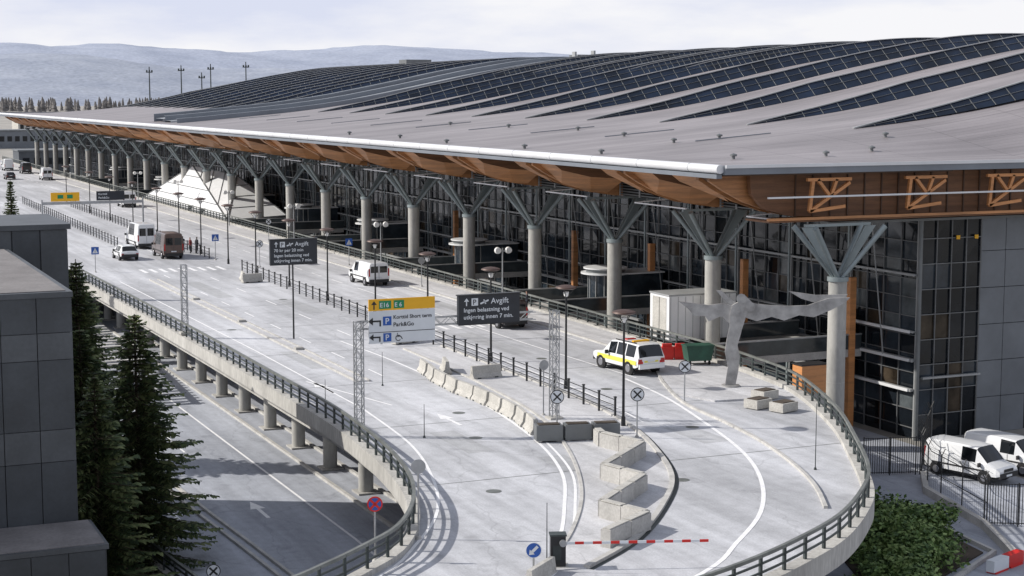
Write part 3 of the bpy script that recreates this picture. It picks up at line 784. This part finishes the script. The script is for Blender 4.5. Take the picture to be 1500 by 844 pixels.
GY=72.5
gt=empty('sign_gantry',(0,GY,0))
q=MB();truss_mast(q,24.5,0,.0,5.5);truss_mast(q,34.7,0,.0,5.5);truss_beam(q,24.5,33.6,0,5.3);q.obj('truss',gt)
def arrow_plate(q,x,z,s_,k,y,left=False):
    if left:
        q.bx(x-.25*s_,x+.3*s_,y-.006,y,z-.04*s_,z+.06*s_,k);q.bx(x+.2*s_,x+.3*s_,y-.006,y,z-.3*s_,z-.04*s_,k)
        q.add([(x-.2*s_,y-.006,z+.24*s_),(x-.2*s_,y-.006,z-.22*s_),(x-.5*s_,y-.006,z+.01*s_)],[(0,1,2)],k)
    else:
        q.bx(x-.05*s_,x+.05*s_,y-.006,y,z-.3*s_,z+.1*s_,k)
        q.add([(x-.24*s_,y-.006,z+.08*s_),(x+.24*s_,y-.006,z+.08*s_),(x,y-.006,z+.38*s_)],[(0,1,2)],k)
def pbox(q,x,z,s_,y):
    q.bx(x-s_/2,x+s_/2,y-.006,y,z-s_/2,z+s_/2,'blue')
s1=empty('direction_sign',(26.55,GY-.35,0));q=MB()
q.bx(-1.66,1.66,-.03,.03,4.45,5.98,'signw');q.bx(-1.66,1.66,-.034,.03,6.0,6.55,'yellow')
q.bx(-1.66,1.66,-.036,-.031,4.96,4.99,'black')
for x in (-1,1): q.beam((x,.1,4.4),(x,.1,6.5),.08,.1,'steel')
arrow_plate(q,-1.4,6.24,.6,'black',-.036);q.bx(-1.15,-.55,-.042,-.036,6.08,6.46,'green');q.bx(-.42,.1,-.042,-.036,6.08,6.46,'green')
arrow_plate(q,-1.3,5.5,.8,'black',-.036,True);arrow_plate(q,-1.3,4.74,.7,'black',-.036,True)
pbox(q,-.75,5.5,.42,-.036);pbox(q,-.75,4.72,.40,-.036)
q.obj('panel',s1)
text('E16',-1.12,-.045,6.16,.30,'signw',s1);text('E 6',-.38,-.045,6.16,.28,'signw',s1)
text('Korttid Short term',-.45,-.04,5.58,.24,'signd',s1);text('Park&Go',-.45,-.04,5.22,.27,'signd',s1)
text('P',-.86,-.045,5.36,.4,'signw',s1);text('P',-.86,-.045,4.59,.38,'signw',s1)
q=MB()
for a in range(10):
    t0=.6+a*.5;t1=t0+.5;q.beam((-.2+.13*math.cos(t0),-.04,4.66+.13*math.sin(t0)),(-.2+.13*math.cos(t1),-.04,4.66+.13*math.sin(t1)),.01,.035,'signd')
q.beam((-.24,-.04,4.70),(-.24,-.04,4.9),.01,.04,'signd');q.beam((-.24,-.04,4.74),(-.08,-.04,4.74),.01,.04,'signd');q.beam((-.08,-.04,4.74),(0,-.04,4.6),.01,.04,'signd')
q.obj('wheelchair_symbol',s1)
def vms(x,y,z0,z1,w,lines,pole=False,name='message_sign'):
    s_=empty(name,(x,y,0));q=MB();q.bx(-w/2,w/2,-.12,.12,z0,z1,'signd');q.bx(-w/2-.03,w/2+.03,-.14,-.121,z0-.03,z0+.0,'black');q.bx(-w/2-.05,w/2+.05,-.2,.14,z1,z1+.05,'black')
    if pole: q.cyl((0,.2,0),(0,.2,z1-.1),.06,.05,'black',12);q.bx(-w/2+.2,w/2-.2,.12,.2,z0+.3,z0+.4,'steel')
    else:
        for xx in (-w/3,w/3): q.bx(xx-.05,xx+.05,.12,.2,z0,z1,'steel')
    arrow_plate(q,-w/2+.4,z1-.33,.55,'signw',-.126)
    q.bx(-w/2+.66,-w/2+1.0,-.13,-.121,z1-.5,z1-.14,'signw')
    q.beam((-w/2+1.12,-.126,z1-.42),(-w/2+1.55,-.126,z1-.26),.01,.08,'signw');q.beam((-w/2+1.3,-.126,z1-.22),(-w/2+1.4,-.126,z1-.44),.01,.06,'signw')
    q.obj('cabinet',s_)
    text('P',-w/2+.72,-.132,z1-.45,.36,'signd',s_);text('Avgift',-w/2+1.68,-.126,z1-.43,.38,'signw',s_)
    for i,t_ in enumerate(lines): text(t_,-w/2+.25,-.126,z1-.80-.34*i,.28,'signw',s_)
    return s_
vms(31.0,GY-.35,5.1,6.5,3.2,['Ingen belastning ved','utkjøring innen 7 min.'])
vms(30.7,104,5.0,6.65,3.2,['70 kr per 20 min','Ingen belastning ved','utkjøring innen 7 min.'],True)
q=MB();truss_mast(q,0,0,.28,4.9);q.obj('lattice_mast',None,(24.2,107.5,0))
g2=empty('sign_gantry',(30,180,0));q=MB()
for x in (-4.5,6.2): q.beam((x,0,0),(x,0,5),.15,.15,'steel')
q.beam((-4.5,0,4.6),(6.2,0,4.6),.2,.3,'steel');q.bx(-3.6,-.6,-.2,-.1,4.8,5.75,'yellow');q.bx(1.2,4.2,-.22,-.1,4.8,5.8,'signd')
q.bx(-2.9,-2.3,-.21,-.201,5.1,5.5,'green');q.bx(-1.9,-1.3,-.21,-.201,5.1,5.5,'green');q.obj('frame',g2)
text('Korttid',1.4,-.23,5.4,.3,'signw',g2);text('Park&Go',1.4,-.23,5.0,.3,'signw',g2)

def round_sign(x,y,z0,zc,kind,r_=.36,name='traffic_sign',rz=0):
    e=empty(name,(x,y,z0),rz);q=MB();q.cyl((0,.04,0),(0,.04,zc+r_*.9),.035,.035,'steel',8);q.cyl((0,0.04,0),(0,.04,.12),.12,.08,'conc',10)
    if kind=='ped':
        q.bx(-r_,r_,-.01,.0,zc-r_,zc+r_,'blue');q.add([(-r_*.75,-.014,zc-r_*.7),(r_*.75,-.014,zc-r_*.7),(0,-.014,zc+r_*.75)],[(0,1,2)],'signw')
        q.beam((0,-.018,zc-r_*.5),(0,-.018,zc+r_*.3),.01,.08,'black')
    else:
        base={'x':'signw','back':'steel','nostop':'red','arrow':'signw'}[kind]
        q.cyl((0,.0,zc),(0,-.02,zc),r_,r_,'black' if kind=='x' else base,28)
        if kind=='x':
            q.cyl((0,-.02,zc),(0,-.024,zc),r_*.88,r_*.88,'signw',28)
            for s_ in (-1,1): q.beam((-r_*.55,-.028,zc-r_*.55*s_),(r_*.55,-.028,zc+r_*.55*s_),.004,.075,'black')
        if kind=='nostop':
            q.cyl((0,-.02,zc),(0,-.024,zc),r_*.8,r_*.8,'blue',28)
            for s_ in (-1,1): q.beam((-r_*.58,-.028,zc-r_*.58*s_),(r_*.58,-.028,zc+r_*.58*s_),.004,.08,'red')
        if kind=='arrow':
            q.cyl((0,-.02,zc),(0,-.024,zc),r_*.93,r_*.93,'blue',28)
            q.beam((r_*.5,-.028,zc+r_*.5),(-r_*.25,-.028,zc-r_*.25),.004,.1,'signw')
            q.add([(-r_*.58,-.03,zc-r_*.58),(-r_*.5,-.03,zc+r_*.12),(r_*.12,-.03,zc-r_*.5)],[(0,1,2)],'signw')
    q.obj('sign_and_post',e);return e
T_=lambda x,y:-math.atan2(x,y)*.8
round_sign(32.7,68.0,0,2.05,'x',.33,rz=T_(32,68));round_sign(36.3,66.8,0,2.1,'x',.33,rz=T_(36,67));round_sign(42.8,73.6,0,1.95,'x',.33,rz=T_(43,73))
round_sign(20.6,54.4,0,2.7,'back',.27,rz=-.3);round_sign(34.6,73.5,0,2.6,'back',.26)
round_sign(18.2,52.3,0,2.05,'nostop',.27,rz=T_(18,52));round_sign(22.7,49.0,0,.75,'arrow',.27,rz=T_(22,49))
round_sign(14.9,62.2,-5,2.4,'x',.28,rz=T_(14,62))
round_sign(26.0,151.4,0,2.0,'ped',.34);round_sign(48.9,147.2,.1,2.2,'ped',.34);round_sign(38.8,158.2,0,2.2,'ped',.34);round_sign(41,150,0,2.2,'x',.34)
round_sign(48.9,128,.1,2.2,'back',.3);round_sign(48.9,175,.1,2.2,'x',.33)
for x,y,h in ((40.2,57.9,2.9),(23.1,48.8,2.4),(27.2,71,1.6),(30.1,85,1.9),(25.2,80,1.5)):
    q=MB();q.cyl((0,0,0),(0,0,h),.022,.012,'dsteel',6);q.cyl((0,0,0),(0,0,.1),.07,.05,'dsteel',8);q.obj('marker_pole',None,(x,y,0))

e=empty('barrier_gate',(23.7,49.2,0),-.35)
q=MB();q.bx(-.26,.26,-.2,.2,.06,1.12,'black');q.bx(-.29,.29,-.23,.23,1.12,1.18,'dsteel');q.bx(-.36,.36,-.3,.3,0,.06,'conc')
q.cyl((.15,-.2,.9),(.15,-.34,.9),.12,.12,'steel',14);q.bx(-.18,.1,-.206,-.201,.3,.8,'dsteel')
L=4.9;n=16
for i in range(n):
    a=.25+L*i/n;b_=.25+L*(i+1)/n;q.bx(a,b_,-.31,-.27,.86,.95,'red' if (i%2 and i>0) else 'signw')
q.obj('cabinet_and_arm',e)
place(jme,'concrete_barrier',None,(22.6,48.2,-.2),.7)

# ------------------------------------------------------------------ sculpture
q=MB()
def plate(pts,y0,y1): q.pxz([(x*1.14,z) for x,z in pts],y0,y1,'sculpt')
plate([(-.28,0),(.22,0),(.36,.9),(.42,1.7),(.30,2.3),(.46,3.0),(.55,3.5),(.2,3.6),(-.1,3.3),(-.22,2.6),(-.30,1.9),(-.15,1.1)],-.12,.12)
plate([(-.1,3.2),(.5,3.2),(.7,4.0),(.95,4.7),(.6,5.1),(.3,4.7),(.0,4.5),(-.1,4.0)],-.15,.1)
plate([(.1,3.3),(-.5,3.9),(-1.1,3.6),(-1.3,3.9),(-1.8,3.9),(-2.1,4.3),(-2.55,4.7),(-1.8,4.6),(-1.1,4.5),(-.5,4.6),(0,4.5)],-.05,.08)
plate([(.3,4.6),(-.1,4.9),(-.5,5.3),(-.75,5.3),(-.3,4.7),(.0,4.4)],.09,.2)
plate([(.5,3.9),(1.2,3.65),(1.9,3.9),(2.5,3.7),(3.2,4.0),(3.9,3.9),(4.7,4.3),(5.35,4.7),(5.6,5.0),(4.6,4.95),(3.6,4.55),(2.6,4.5),(1.6,4.55),(.6,4.7)],-.1,.05)
plate([(2.7,5.3),(4.0,5.1),(5.5,5.15),(5.2,4.8),(4.2,4.6),(3.3,4.9)],.06,.2)
for x,z in ((.5,4.9),(1.0,4.45),(.2,4.2)): q.cyl((x,-.2,z),(x,.15,z),.28,.22,'sculpt',10)
q.cyl((0,0,-.0),(0,0,.08),.5,.5,'sculpt',20)
q.obj('winged_sculpture',None,(47.4,76.5,.1),-.5)

e=MB();e.bx(-2.7,2.3,-1.25,1.25,.25,3.15,'cwhite');e.bx(-2.75,2.35,-1.3,1.3,3.15,3.25,'mull');e.bx(-2.6,2.2,-1.2,1.2,0,.25,'trim')
for i in range(9): e.bx(-2.6+i*.55,-2.57+i*.55,-1.27,-1.251,.3,3.1,'mull')
e.bx(-2.72,-2.701,-.9,.9,.4,3.0,'concw');e.bx(-2.735,-2.721,-.02,.02,.4,3.0,'trim')
e.obj('site_container',None,(54.6,92.6,.05),0)
e=MB();e.pxz([(-.7,.25),(.7,.25),(.85,1.1),(-.85,1.1)],-.5,.5,'bin');e.bx(-.88,.88,-.54,.54,1.1,1.18,'bin')
for x in (-.6,.6):
    for y in (-.4,.4): e.cyl((x-.04,y,.12),(x+.04,y,.12),.12,.12,'tyre',10)
e.obj('dumpster',None,(49.6,83.8,.11),-.2)
e=MB()
for i in range(2): e.bx(-.8+i*.82,-.02+i*.82,-.2,.2,.08,.75,'red');e.bx(-.75+i*.82,-.07+i*.82,-.25,.25,0,.08,'red');e.bx(-.7+i*.82,-.12+i*.82,-.12,.12,.75,.95,'red')
e.obj('plastic_barrier',None,(49.2,86.0,.11),-.3)
e=MB();e.bx(-.5,.5,-.03,.03,.3,1.0,'yellow');e.beam((-.45,0,0),(-.45,0,1.0),.05,.05,'steel');e.beam((.45,0,0),(.45,0,1.0),.05,.05,'steel');e.obj('warning_board',None,(50.6,85.2,.11),-.2)
e=MB();e.bx(-.9,.9,-.5,.5,.0,1.7,'woodl');e.bx(-.95,.95,-.55,.55,1.7,1.78,'trim');e.bx(-.85,.85,-.45,.45,-3.4,-.002,'conc');e.obj('timber_kiosk',None,(55.7,81.0,-1.6),0)

# ------------------------------------------------------------------ vehicles
def vehicle(name,st,W,paint,loc,rz,wheels,wr,kind='van',stripe=False,glass_from=None):
    e=empty(name,loc,rz);b=MB();hw=W/2;rings=[]
    for (y,zb,zbt,zt,s_,ts,_,_) in st:
        h=hw*s_;ht=hw*ts
        mid=zb+(zbt-zb)*.5;c=min(.09,(zt-zbt)*.3+.01)
        half=[(0,zb),(h*.82,zb),(h*.97,zb+.12),(h,mid),(h*.985,zbt),(ht,zt-c),(ht*.86,zt-.012),(ht*.4,zt+.012),(0,zt+.015)]
        ring=[(x,y,z) for x,z in half]+[(-x,y,z) for x,z in half[::-1][1:-1]]
        rings.append(ring)
    n=len(rings[0])
    for i in range(len(st)-1):
        sg,tg=st[i][6],st[i][7]
        for j in range(n):
            jj=(j+1)%n;k=paint
            jm=j if j<8 else n-1-j
            if jm==4 and sg: k='cglass'
            if jm in (5,6,7) and tg: k='cglass'
            if jm in (0,1): k='trim'
            b.add([rings[i][j],rings[i][jj],rings[i+1][jj],rings[i+1][j]],[(0,1,2,3)],k,False)
    b.add(rings[0],[tuple(range(n))],paint);b.add(rings[-1],[tuple(range(n))[::-1]],paint)
    yr=st[0][0];yf=st[-1][0]
    zb0=st[0][1];zbt0=st[0][2]
    b.bx(-hw*.9,hw*.9,yr-.10,yr+.02,zb0-.02,zb0+.24,'trim' if kind!='suv' else paint)
    b.bx(-.26,.26,yr-.012,yr-.003,zb0+.36,zb0+.47,'signw')
    for s_ in (-1,1):
        if kind=='van': b.bx(s_*hw*.90-.06,s_*hw*.90+.06,yr-.02,yr+.03,zb0+.5,zb0+1.15,'tail')
        else: b.bx(s_*hw*.80-.12,s_*hw*.80+.12,yr-.025,yr+.03,zbt0-.28,zbt0-.06,'tail')
    if kind=='van' and glass_from:
        z0,z1=glass_from
        for s_ in (-1,1): b.bx(s_*hw*.42-hw*.34,s_*hw*.42+hw*.34,yr-.008,yr-.002,z0,z1,'cglass')
        b.bx(-.012,.012,yr-.012,yr-.003,zb0+.3,z1+.08,'trim')
    b.bx(-hw*.88,hw*.88,yf-.03,yf+.06,st[-1][1]-.02,st[-1][1]+.26,'trim')
    b.bx(-hw*.45,hw*.45,yf-.0,yf+.03,st[-1][1]+.30,st[-1][1]+.46,'trim')
    b.bx(-.26,.26,yf+.061,yf+.07,st[-1][1]+.05,st[-1][1]+.16,'signw')
    for s_ in (-1,1): b.bx(s_*hw*.72-.17,s_*hw*.72+.17,yf-.12,yf+.02,st[-1][2]-.26,st[-1][2]-.07,'head')
    for wy in wheels:
        for s_ in (-1,1):
            b.cyl((s_*(hw-.08),wy,wr+.03),(s_*(hw+.008),wy,wr+.03),wr*1.2,wr*1.2,'trim',24)
            b.cyl((s_*(hw-.2),wy,wr),(s_*(hw+.03),wy,wr),wr,wr,'tyre',24)
            b.cyl((s_*(hw+.02),wy,wr),(s_*(hw+.045),wy,wr),wr*.62,wr*.55,'hub',16)
    ym=yf-(1.15 if kind=='van' else 1.75)
    for s_ in (-1,1):
        b.bx(s_*(hw+.12)-.1,s_*(hw+.12)+.1,ym-.05,ym+.05,st[-1][2]+.12,st[-1][2]+.34,'trim')
    for wy in (yr+1.3,yf-1.9):
        for s_ in (-1,1): b.bx(s_*hw-.004,s_*hw+.004,wy-.012,wy+.012,zb0+.2,zbt0-.05,'trim')
    for s_ in (-1,1): b.bx(s_*(hw+.004)-.008,s_*(hw+.004)+.008,yr+.5,yf-.7,zb0+.33,zb0+.42,'trim')
    if stripe:
        for s_ in (-1,1): b.bx(s_*(hw+.006)-.008,s_*(hw+.006)+.008,yr+.15,yf-.6,zbt0-.40,zbt0-.16,'cyel')
        b.bx(-hw*.5,hw*.5,yr-.01,yr-.002,zbt0-.26,zbt0-.16,'cyel');b.bx(-hw*.95,-hw*.6,yr-.012,yr-.003,zb0+.28,zb0+.42,'red');b.bx(hw*.6,hw*.95,yr-.012,yr-.003,zb0+.28,zb0+.42,'red')
        zt=st[2][3]
        b.bx(-.55,.55,yr+1.0,yr+1.2,zt+.03,zt+.12,'yellow');b.bx(-.3,.3,yr+2.0,yr+2.3,zt+.02,zt+.09,'tail')
        for s_ in (-1,1): b.beam((s_*.7,yr+.5,zt+.05),(s_*.7,yr+2.6,zt+.05),.04,.05,'trim')
    b.obj('body',e);return e
suv=[(-2.40,.45,1.05,1.10,.96,.86,0,1),(-2.18,.36,1.08,1.76,1,.80,0,0),(-2.05,.34,1.08,1.82,1,.80,1,0),(-1.15,.3,1.07,1.85,1,.80,0,0),(-1.07,.3,1.07,1.85,1,.80,1,0),(-.2,.3,1.06,1.84,1,.80,0,0),(-.12,.3,1.06,1.84,1,.80,1,0),(.65,.3,1.05,1.76,1,.79,0,1),(1.25,.3,1.04,1.10,1,.86,0,0),(2.0,.34,.98,1.02,.98,.84,0,0),(2.38,.42,.86,.88,.9,.78,0,0)]
van=[(-2.5,.35,1.15,1.93,.97,.84,0,0),(-2.42,.3,1.15,1.99,1,.86,0,0),(-1.2,.3,1.15,2.0,1,.86,0,0),(-.3,.3,1.15,2.0,1,.86,0,0),(.0,.3,1.13,2.0,1,.86,1,0),(.95,.3,1.12,1.94,1,.84,0,1),(1.65,.32,1.10,1.22,1,.84,0,0),(2.3,.36,.95,1.0,.97,.84,0,0),(2.5,.42,.82,.85,.9,.78,0,0)]
def vv(dz,L=1.,gl=0):
    return [(a*L,b_,c+dz*.35,d_+dz,e_,f_,(1 if (gl and i in(2,3)) else g_),h_) for i,(a,b_,c,d_,e_,f_,g_,h_) in enumerate(van)]
car=[(-2.15,.4,.78,.84,.94,.84,0,0),(-2.05,.32,.88,.95,.98,.82,0,1),(-1.6,.28,.9,1.38,1,.72,0,0),(-1.45,.28,.9,1.44,1,.74,1,0),(-.35,.26,.9,1.47,1,.75,0,0),(-.28,.26,.9,1.47,1,.75,1,0),(.4,.26,.9,1.42,1,.74,0,1),(1.05,.26,.88,.93,1,.82,0,0),(1.8,.3,.78,.82,.97,.8,0,0),(2.12,.38,.66,.68,.88,.74,0,0)]
vehicle('emergency_suv',suv,1.95,'cwhite',(45.1,84.2,0),rad(6),(-1.45,1.42),.39,'suv',True)
vehicle('delivery_van',vv(0),1.95,'cwhite',(45.9,133,0),rad(2),(-1.6,1.5),.34,'van',False,(1.15,1.7))
vehicle('dark_van',vv(.0,1,1),1.95,'cdark',(45.9,104.8,0),rad(2),(-1.6,1.5),.34,'van',False,(1.15,1.7))
vehicle('minibus',vv(.55,1.12,1),2.0,'cbrown',(35.2,163.5,0),rad(1),(-1.8,1.7),.36,'van',False,(1.4,2.1))
vehicle('minibus',vv(.65,1.2,1),2.0,'cwhite',(34.9,175.5,0),rad(2),(-1.9,1.8),.36,'van',False,(1.4,2.2))
vehicle('hatchback_car',car,1.8,'cwhite',(30.9,163,0),rad(2),(-1.35,1.3),.32,'car')
vehicle('delivery_van',vv(.35),1.95,'cwhite',(46.1,241,0),0,(-1.6,1.5),.34,'van',False,(1.3,1.9))
vehicle('delivery_van',vv(.4),1.95,'cwhite',(46.9,325,0),0,(-1.6,1.5),.34,'van',False,(1.3,1.9))
vehicle('dark_van',vv(.3),1.95,'cblack',(47.0,354,0),0,(-1.6,1.5),.34,'van')
vehicle('delivery_van',vv(.5),1.95,'cwhite',(45.4,370,0),0,(-1.6,1.5),.34,'van')
vehicle('hatchback_car',car,1.8,'cdark',(40.8,330,0),0,(-1.35,1.3),.32,'car')
vehicle('parked_van',vv(-.05,.96),1.9,'cwhite',(59.6,71.0,-4.99),rad(-164),(-1.6,1.5),.34,'van')
vehicle('parked_van',vv(-.05,.96),1.9,'cwhite',(62.8,71.6,-4.99),rad(-164),(-1.6,1.5),.34,'van')

# ------------------------------------------------------------------ people
def person(loc,rz,top,H=1.75,stride=.12):
    s_=H/1.75
    J={'pel':(0,0,.95,.125),'w':(0,0,1.1,.115),'ch':(0,.0,1.32,.15),'nk':(0,0,1.47,.06),'h0':(0,.01,1.55,.07),'h1':(0,.02,1.64,.095),'h2':(0,.01,1.72,.06),
       'hl':(-.1,0,.9,.09),'kl':(-.11,stride*.6,.5,.065),'al':(-.11,stride*-.2,.09,.042),'tl':(-.12,stride*-.2+.15,.04,.035),
       'hr':(.1,0,.9,.09),'kr':(.11,stride*.1,.5,.065),'ar':(.11,-stride*1.2,.1,.042),'tr':(.12,-stride*1.2+.15,.04,.035),
       'sl':(-.19,0,1.40,.06),'el':(-.25,-.04,1.13,.045),'wl':(-.26,.08,.9,.03),'fl':(-.25,.11,.80,.028),
       'sr':(.19,0,1.40,.06),'er':(.25,-.04,1.13,.045),'wr':(.26,.1,.92,.03),'fr':(.25,.13,.82,.028)}
    E=[('pel','w'),('w','ch'),('ch','nk'),('nk','h0'),('h0','h1'),('h1','h2'),('pel','hl'),('hl','kl'),('kl','al'),('al','tl'),('pel','hr'),('hr','kr'),('kr','ar'),('ar','tr'),('ch','sl'),('sl','el'),('el','wl'),('wl','fl'),('ch','sr'),('sr','er'),('er','wr'),('wr','fr')]
    ks=list(J);me=bpy.data.meshes.new('tmp');me.from_pydata([(J[k][0]*s_,J[k][1]*s_,J[k][2]*s_) for k in ks],[(ks.index(a),ks.index(b_)) for a,b_ in E],[])
    o=bpy.data.objects.new('tmp',me);COL.objects.link(o)
    md=o.modifiers.new('s','SKIN');sv=me.skin_vertices[0].data
    for i,k in enumerate(ks): sv[i].radius=(J[k][3]*s_,J[k][3]*s_*.85);sv[i].use_root=(k=='pel')
    ss=o.modifiers.new('u','SUBSURF');ss.levels=2;ss.render_levels=2
    dg=bpy.context.evaluated_depsgraph_get();m2=bpy.data.meshes.new_from_object(o.evaluated_get(dg))
    bpy.data.objects.remove(o)
    m2.materials.clear()
    for k in ('skin','hair',top,'cl1'): m2.materials.append(M[k])
    for p_ in m2.polygons:
        c=p_.center/s_;p_.use_smooth=True
        if c.z>1.46: p_.material_index=1 if (c.z>1.66 or c.y<-.01) else 0
        elif abs(c.x)>.2 and c.z<.9: p_.material_index=0
        elif c.z>.88: p_.material_index=2
        else: p_.material_index=3
    return place(m2,'person',None,loc,rz)
person((37.6,167.2,0),.3,'cl1');person((38.1,166.0,0),2.,'cl2',1.7);person((38.6,165.2,0),-1.2,'cl1',1.8)
person((49.6,108.3,.11),1.2,'cl1',1.78);person((49.5,160,.11),0,'cl3')

# ------------------------------------------------------------------ right-hand security fences
def secfence(path,h=2.3,step=2.6,outr=True,bars=False):
    r=MB();pts=resample(path,step)
    if math.dist(pts[-1],path[-1])>.5: pts.append(path[-1])
    for p_ in pts:
        r.cyl((p_[0],p_[1],0),(p_[0],p_[1],h),.035,.035,'black',8)
        if outr:
            for sx in (-.28,.28): r.beam((p_[0],p_[1],h),(p_[0]+sx,p_[1]+sx*.3,h+.35),.035,.035,'black')
    for z in ((.1,h*.5,h-.05) if not bars else (.15,h-.1)): r.strip(path,.03,z,z+.04,'black')
    if outr:
        for o in (-.26,-.13,.13,.26): r.strip(off(path,o),.012,h+abs(o)*1.2,h+abs(o)*1.2+.012,'black')
    fine=resample(path,.13 if bars else .25)
    for p_ in fine: r.beam((p_[0],p_[1],.1),(p_[0],p_[1],h-.05),.028 if bars else .005,.028 if bars else .005,'black')
    if not bars:
        for j in range(7): r.strip(path,.005,.1+j*.33,.105+j*.33,'black')
    return r
secfence([(54.3,73.6),(57.4,72.6)],2.2,1.5,False,True).obj('security_gate',None,(0,0,-5))
secfence([(57.4,72.6),(63,78.8)],2.3).obj('security_fence',None,(0,0,-5))
secfence([(57.2,72.2),(55.2,68.9),(53.4,62.3)],2.3).obj('security_fence',None,(0,0,-5))
secfence([(53.4,62.3),(56.5,60.6)],2.2,1.5,False,True).obj('security_gate',None,(0,0,-5))
s=MB();s.strip([(57.0,71.8),(54.9,68.9),(53.0,62.0),(50.6,57)],.3,-5,-4.6,'conc');s.obj('low_wall')
e=MB()
for i in range(2): e.bx(-1.3+i*1.32,-.02+i*1.32,-.2,.2,.08,.6,'red' if i else 'signw');e.bx(-1.2+i*1.32,-.12+i*1.32,-.24,.24,0,.08,'red')
e.obj('plastic_barrier',None,(49.3,56.2,-5),.35)

# ------------------------------------------------------------------ light & sky
EL=34;AZ=-62
w=bpy.data.worlds.new('World');sc.world=w;w.use_nodes=True;nt=w.node_tree;n=nt.nodes;l=nt.links
bg=n['Background'];bg.inputs['Strength'].default_value=.1
sky=n.new('ShaderNodeTexSky');sky.sky_type='NISHITA';sky.sun_disc=False;sky.sun_elevation=rad(EL);sky.sun_rotation=rad(AZ);sky.dust_density=2.;sky.air_density=1.
tc=n.new('ShaderNodeTexCoord');mp=n.new('ShaderNodeMapping');mp.inputs['Scale'].default_value=(1,1,4);mp.inputs['Location'].default_value=(.3,.1,.2);l.new(tc.outputs['Generated'],mp.inputs[0])
nz=n.new('ShaderNodeTexNoise');nz.inputs['Scale'].default_value=4.5;nz.inputs['Detail'].default_value=8;nz.inputs['Roughness'].default_value=.55;l.new(mp.outputs[0],nz.inputs[0])
rp=n.new('ShaderNodeValToRGB');rp.color_ramp.elements[0].position=.40;rp.color_ramp.elements[1].position=.60
rp.color_ramp.elements[0].color=(7.2,7.6,9.1,1);rp.color_ramp.elements[1].color=(9.5,9.5,9.8,1);l.new(nz.outputs['Fac'],rp.inputs[0])
sp=n.new('ShaderNodeSeparateXYZ');l.new(tc.outputs['Generated'],sp.inputs[0])
mr=n.new('ShaderNodeMapRange');mr.inputs[1].default_value=.08;mr.inputs[2].default_value=.6;mr.inputs[3].default_value=.97;mr.inputs[4].default_value=.40;l.new(sp.outputs[2],mr.inputs[0])
mx=n.new('ShaderNodeMix');mx.data_type='RGBA';l.new(mr.outputs[0],mx.inputs[0]);l.new(sky.outputs[0],mx.inputs[6]);l.new(rp.outputs[0],mx.inputs[7]);l.new(mx.outputs[2],bg.inputs['Color'])
sd=bpy.data.lights.new('sun','SUN');sd.energy=4.7;sd.angle=rad(.6);sd.color=(1,.955,.885)
so=bpy.data.objects.new('sun',sd);COL.objects.link(so)
dirv=Vector((math.sin(rad(AZ))*math.cos(rad(EL)),math.cos(rad(AZ))*math.cos(rad(EL)),math.sin(rad(EL))))
so.rotation_euler=dirv.to_track_quat('Z','Y').to_euler();so.location=(0,60,60)

cd=bpy.data.cameras.new('camera');cd.sensor_width=36;cd.lens=57.6;cd.clip_end=30000;cd.clip_start=.5
co=bpy.data.objects.new('camera',cd);COL.objects.link(co);co.location=(0,0,16)
co.rotation_euler=(rad(90)-math.asin(281/math.hypot(281,2400)),0,rad(-24.08))
sc.camera=co
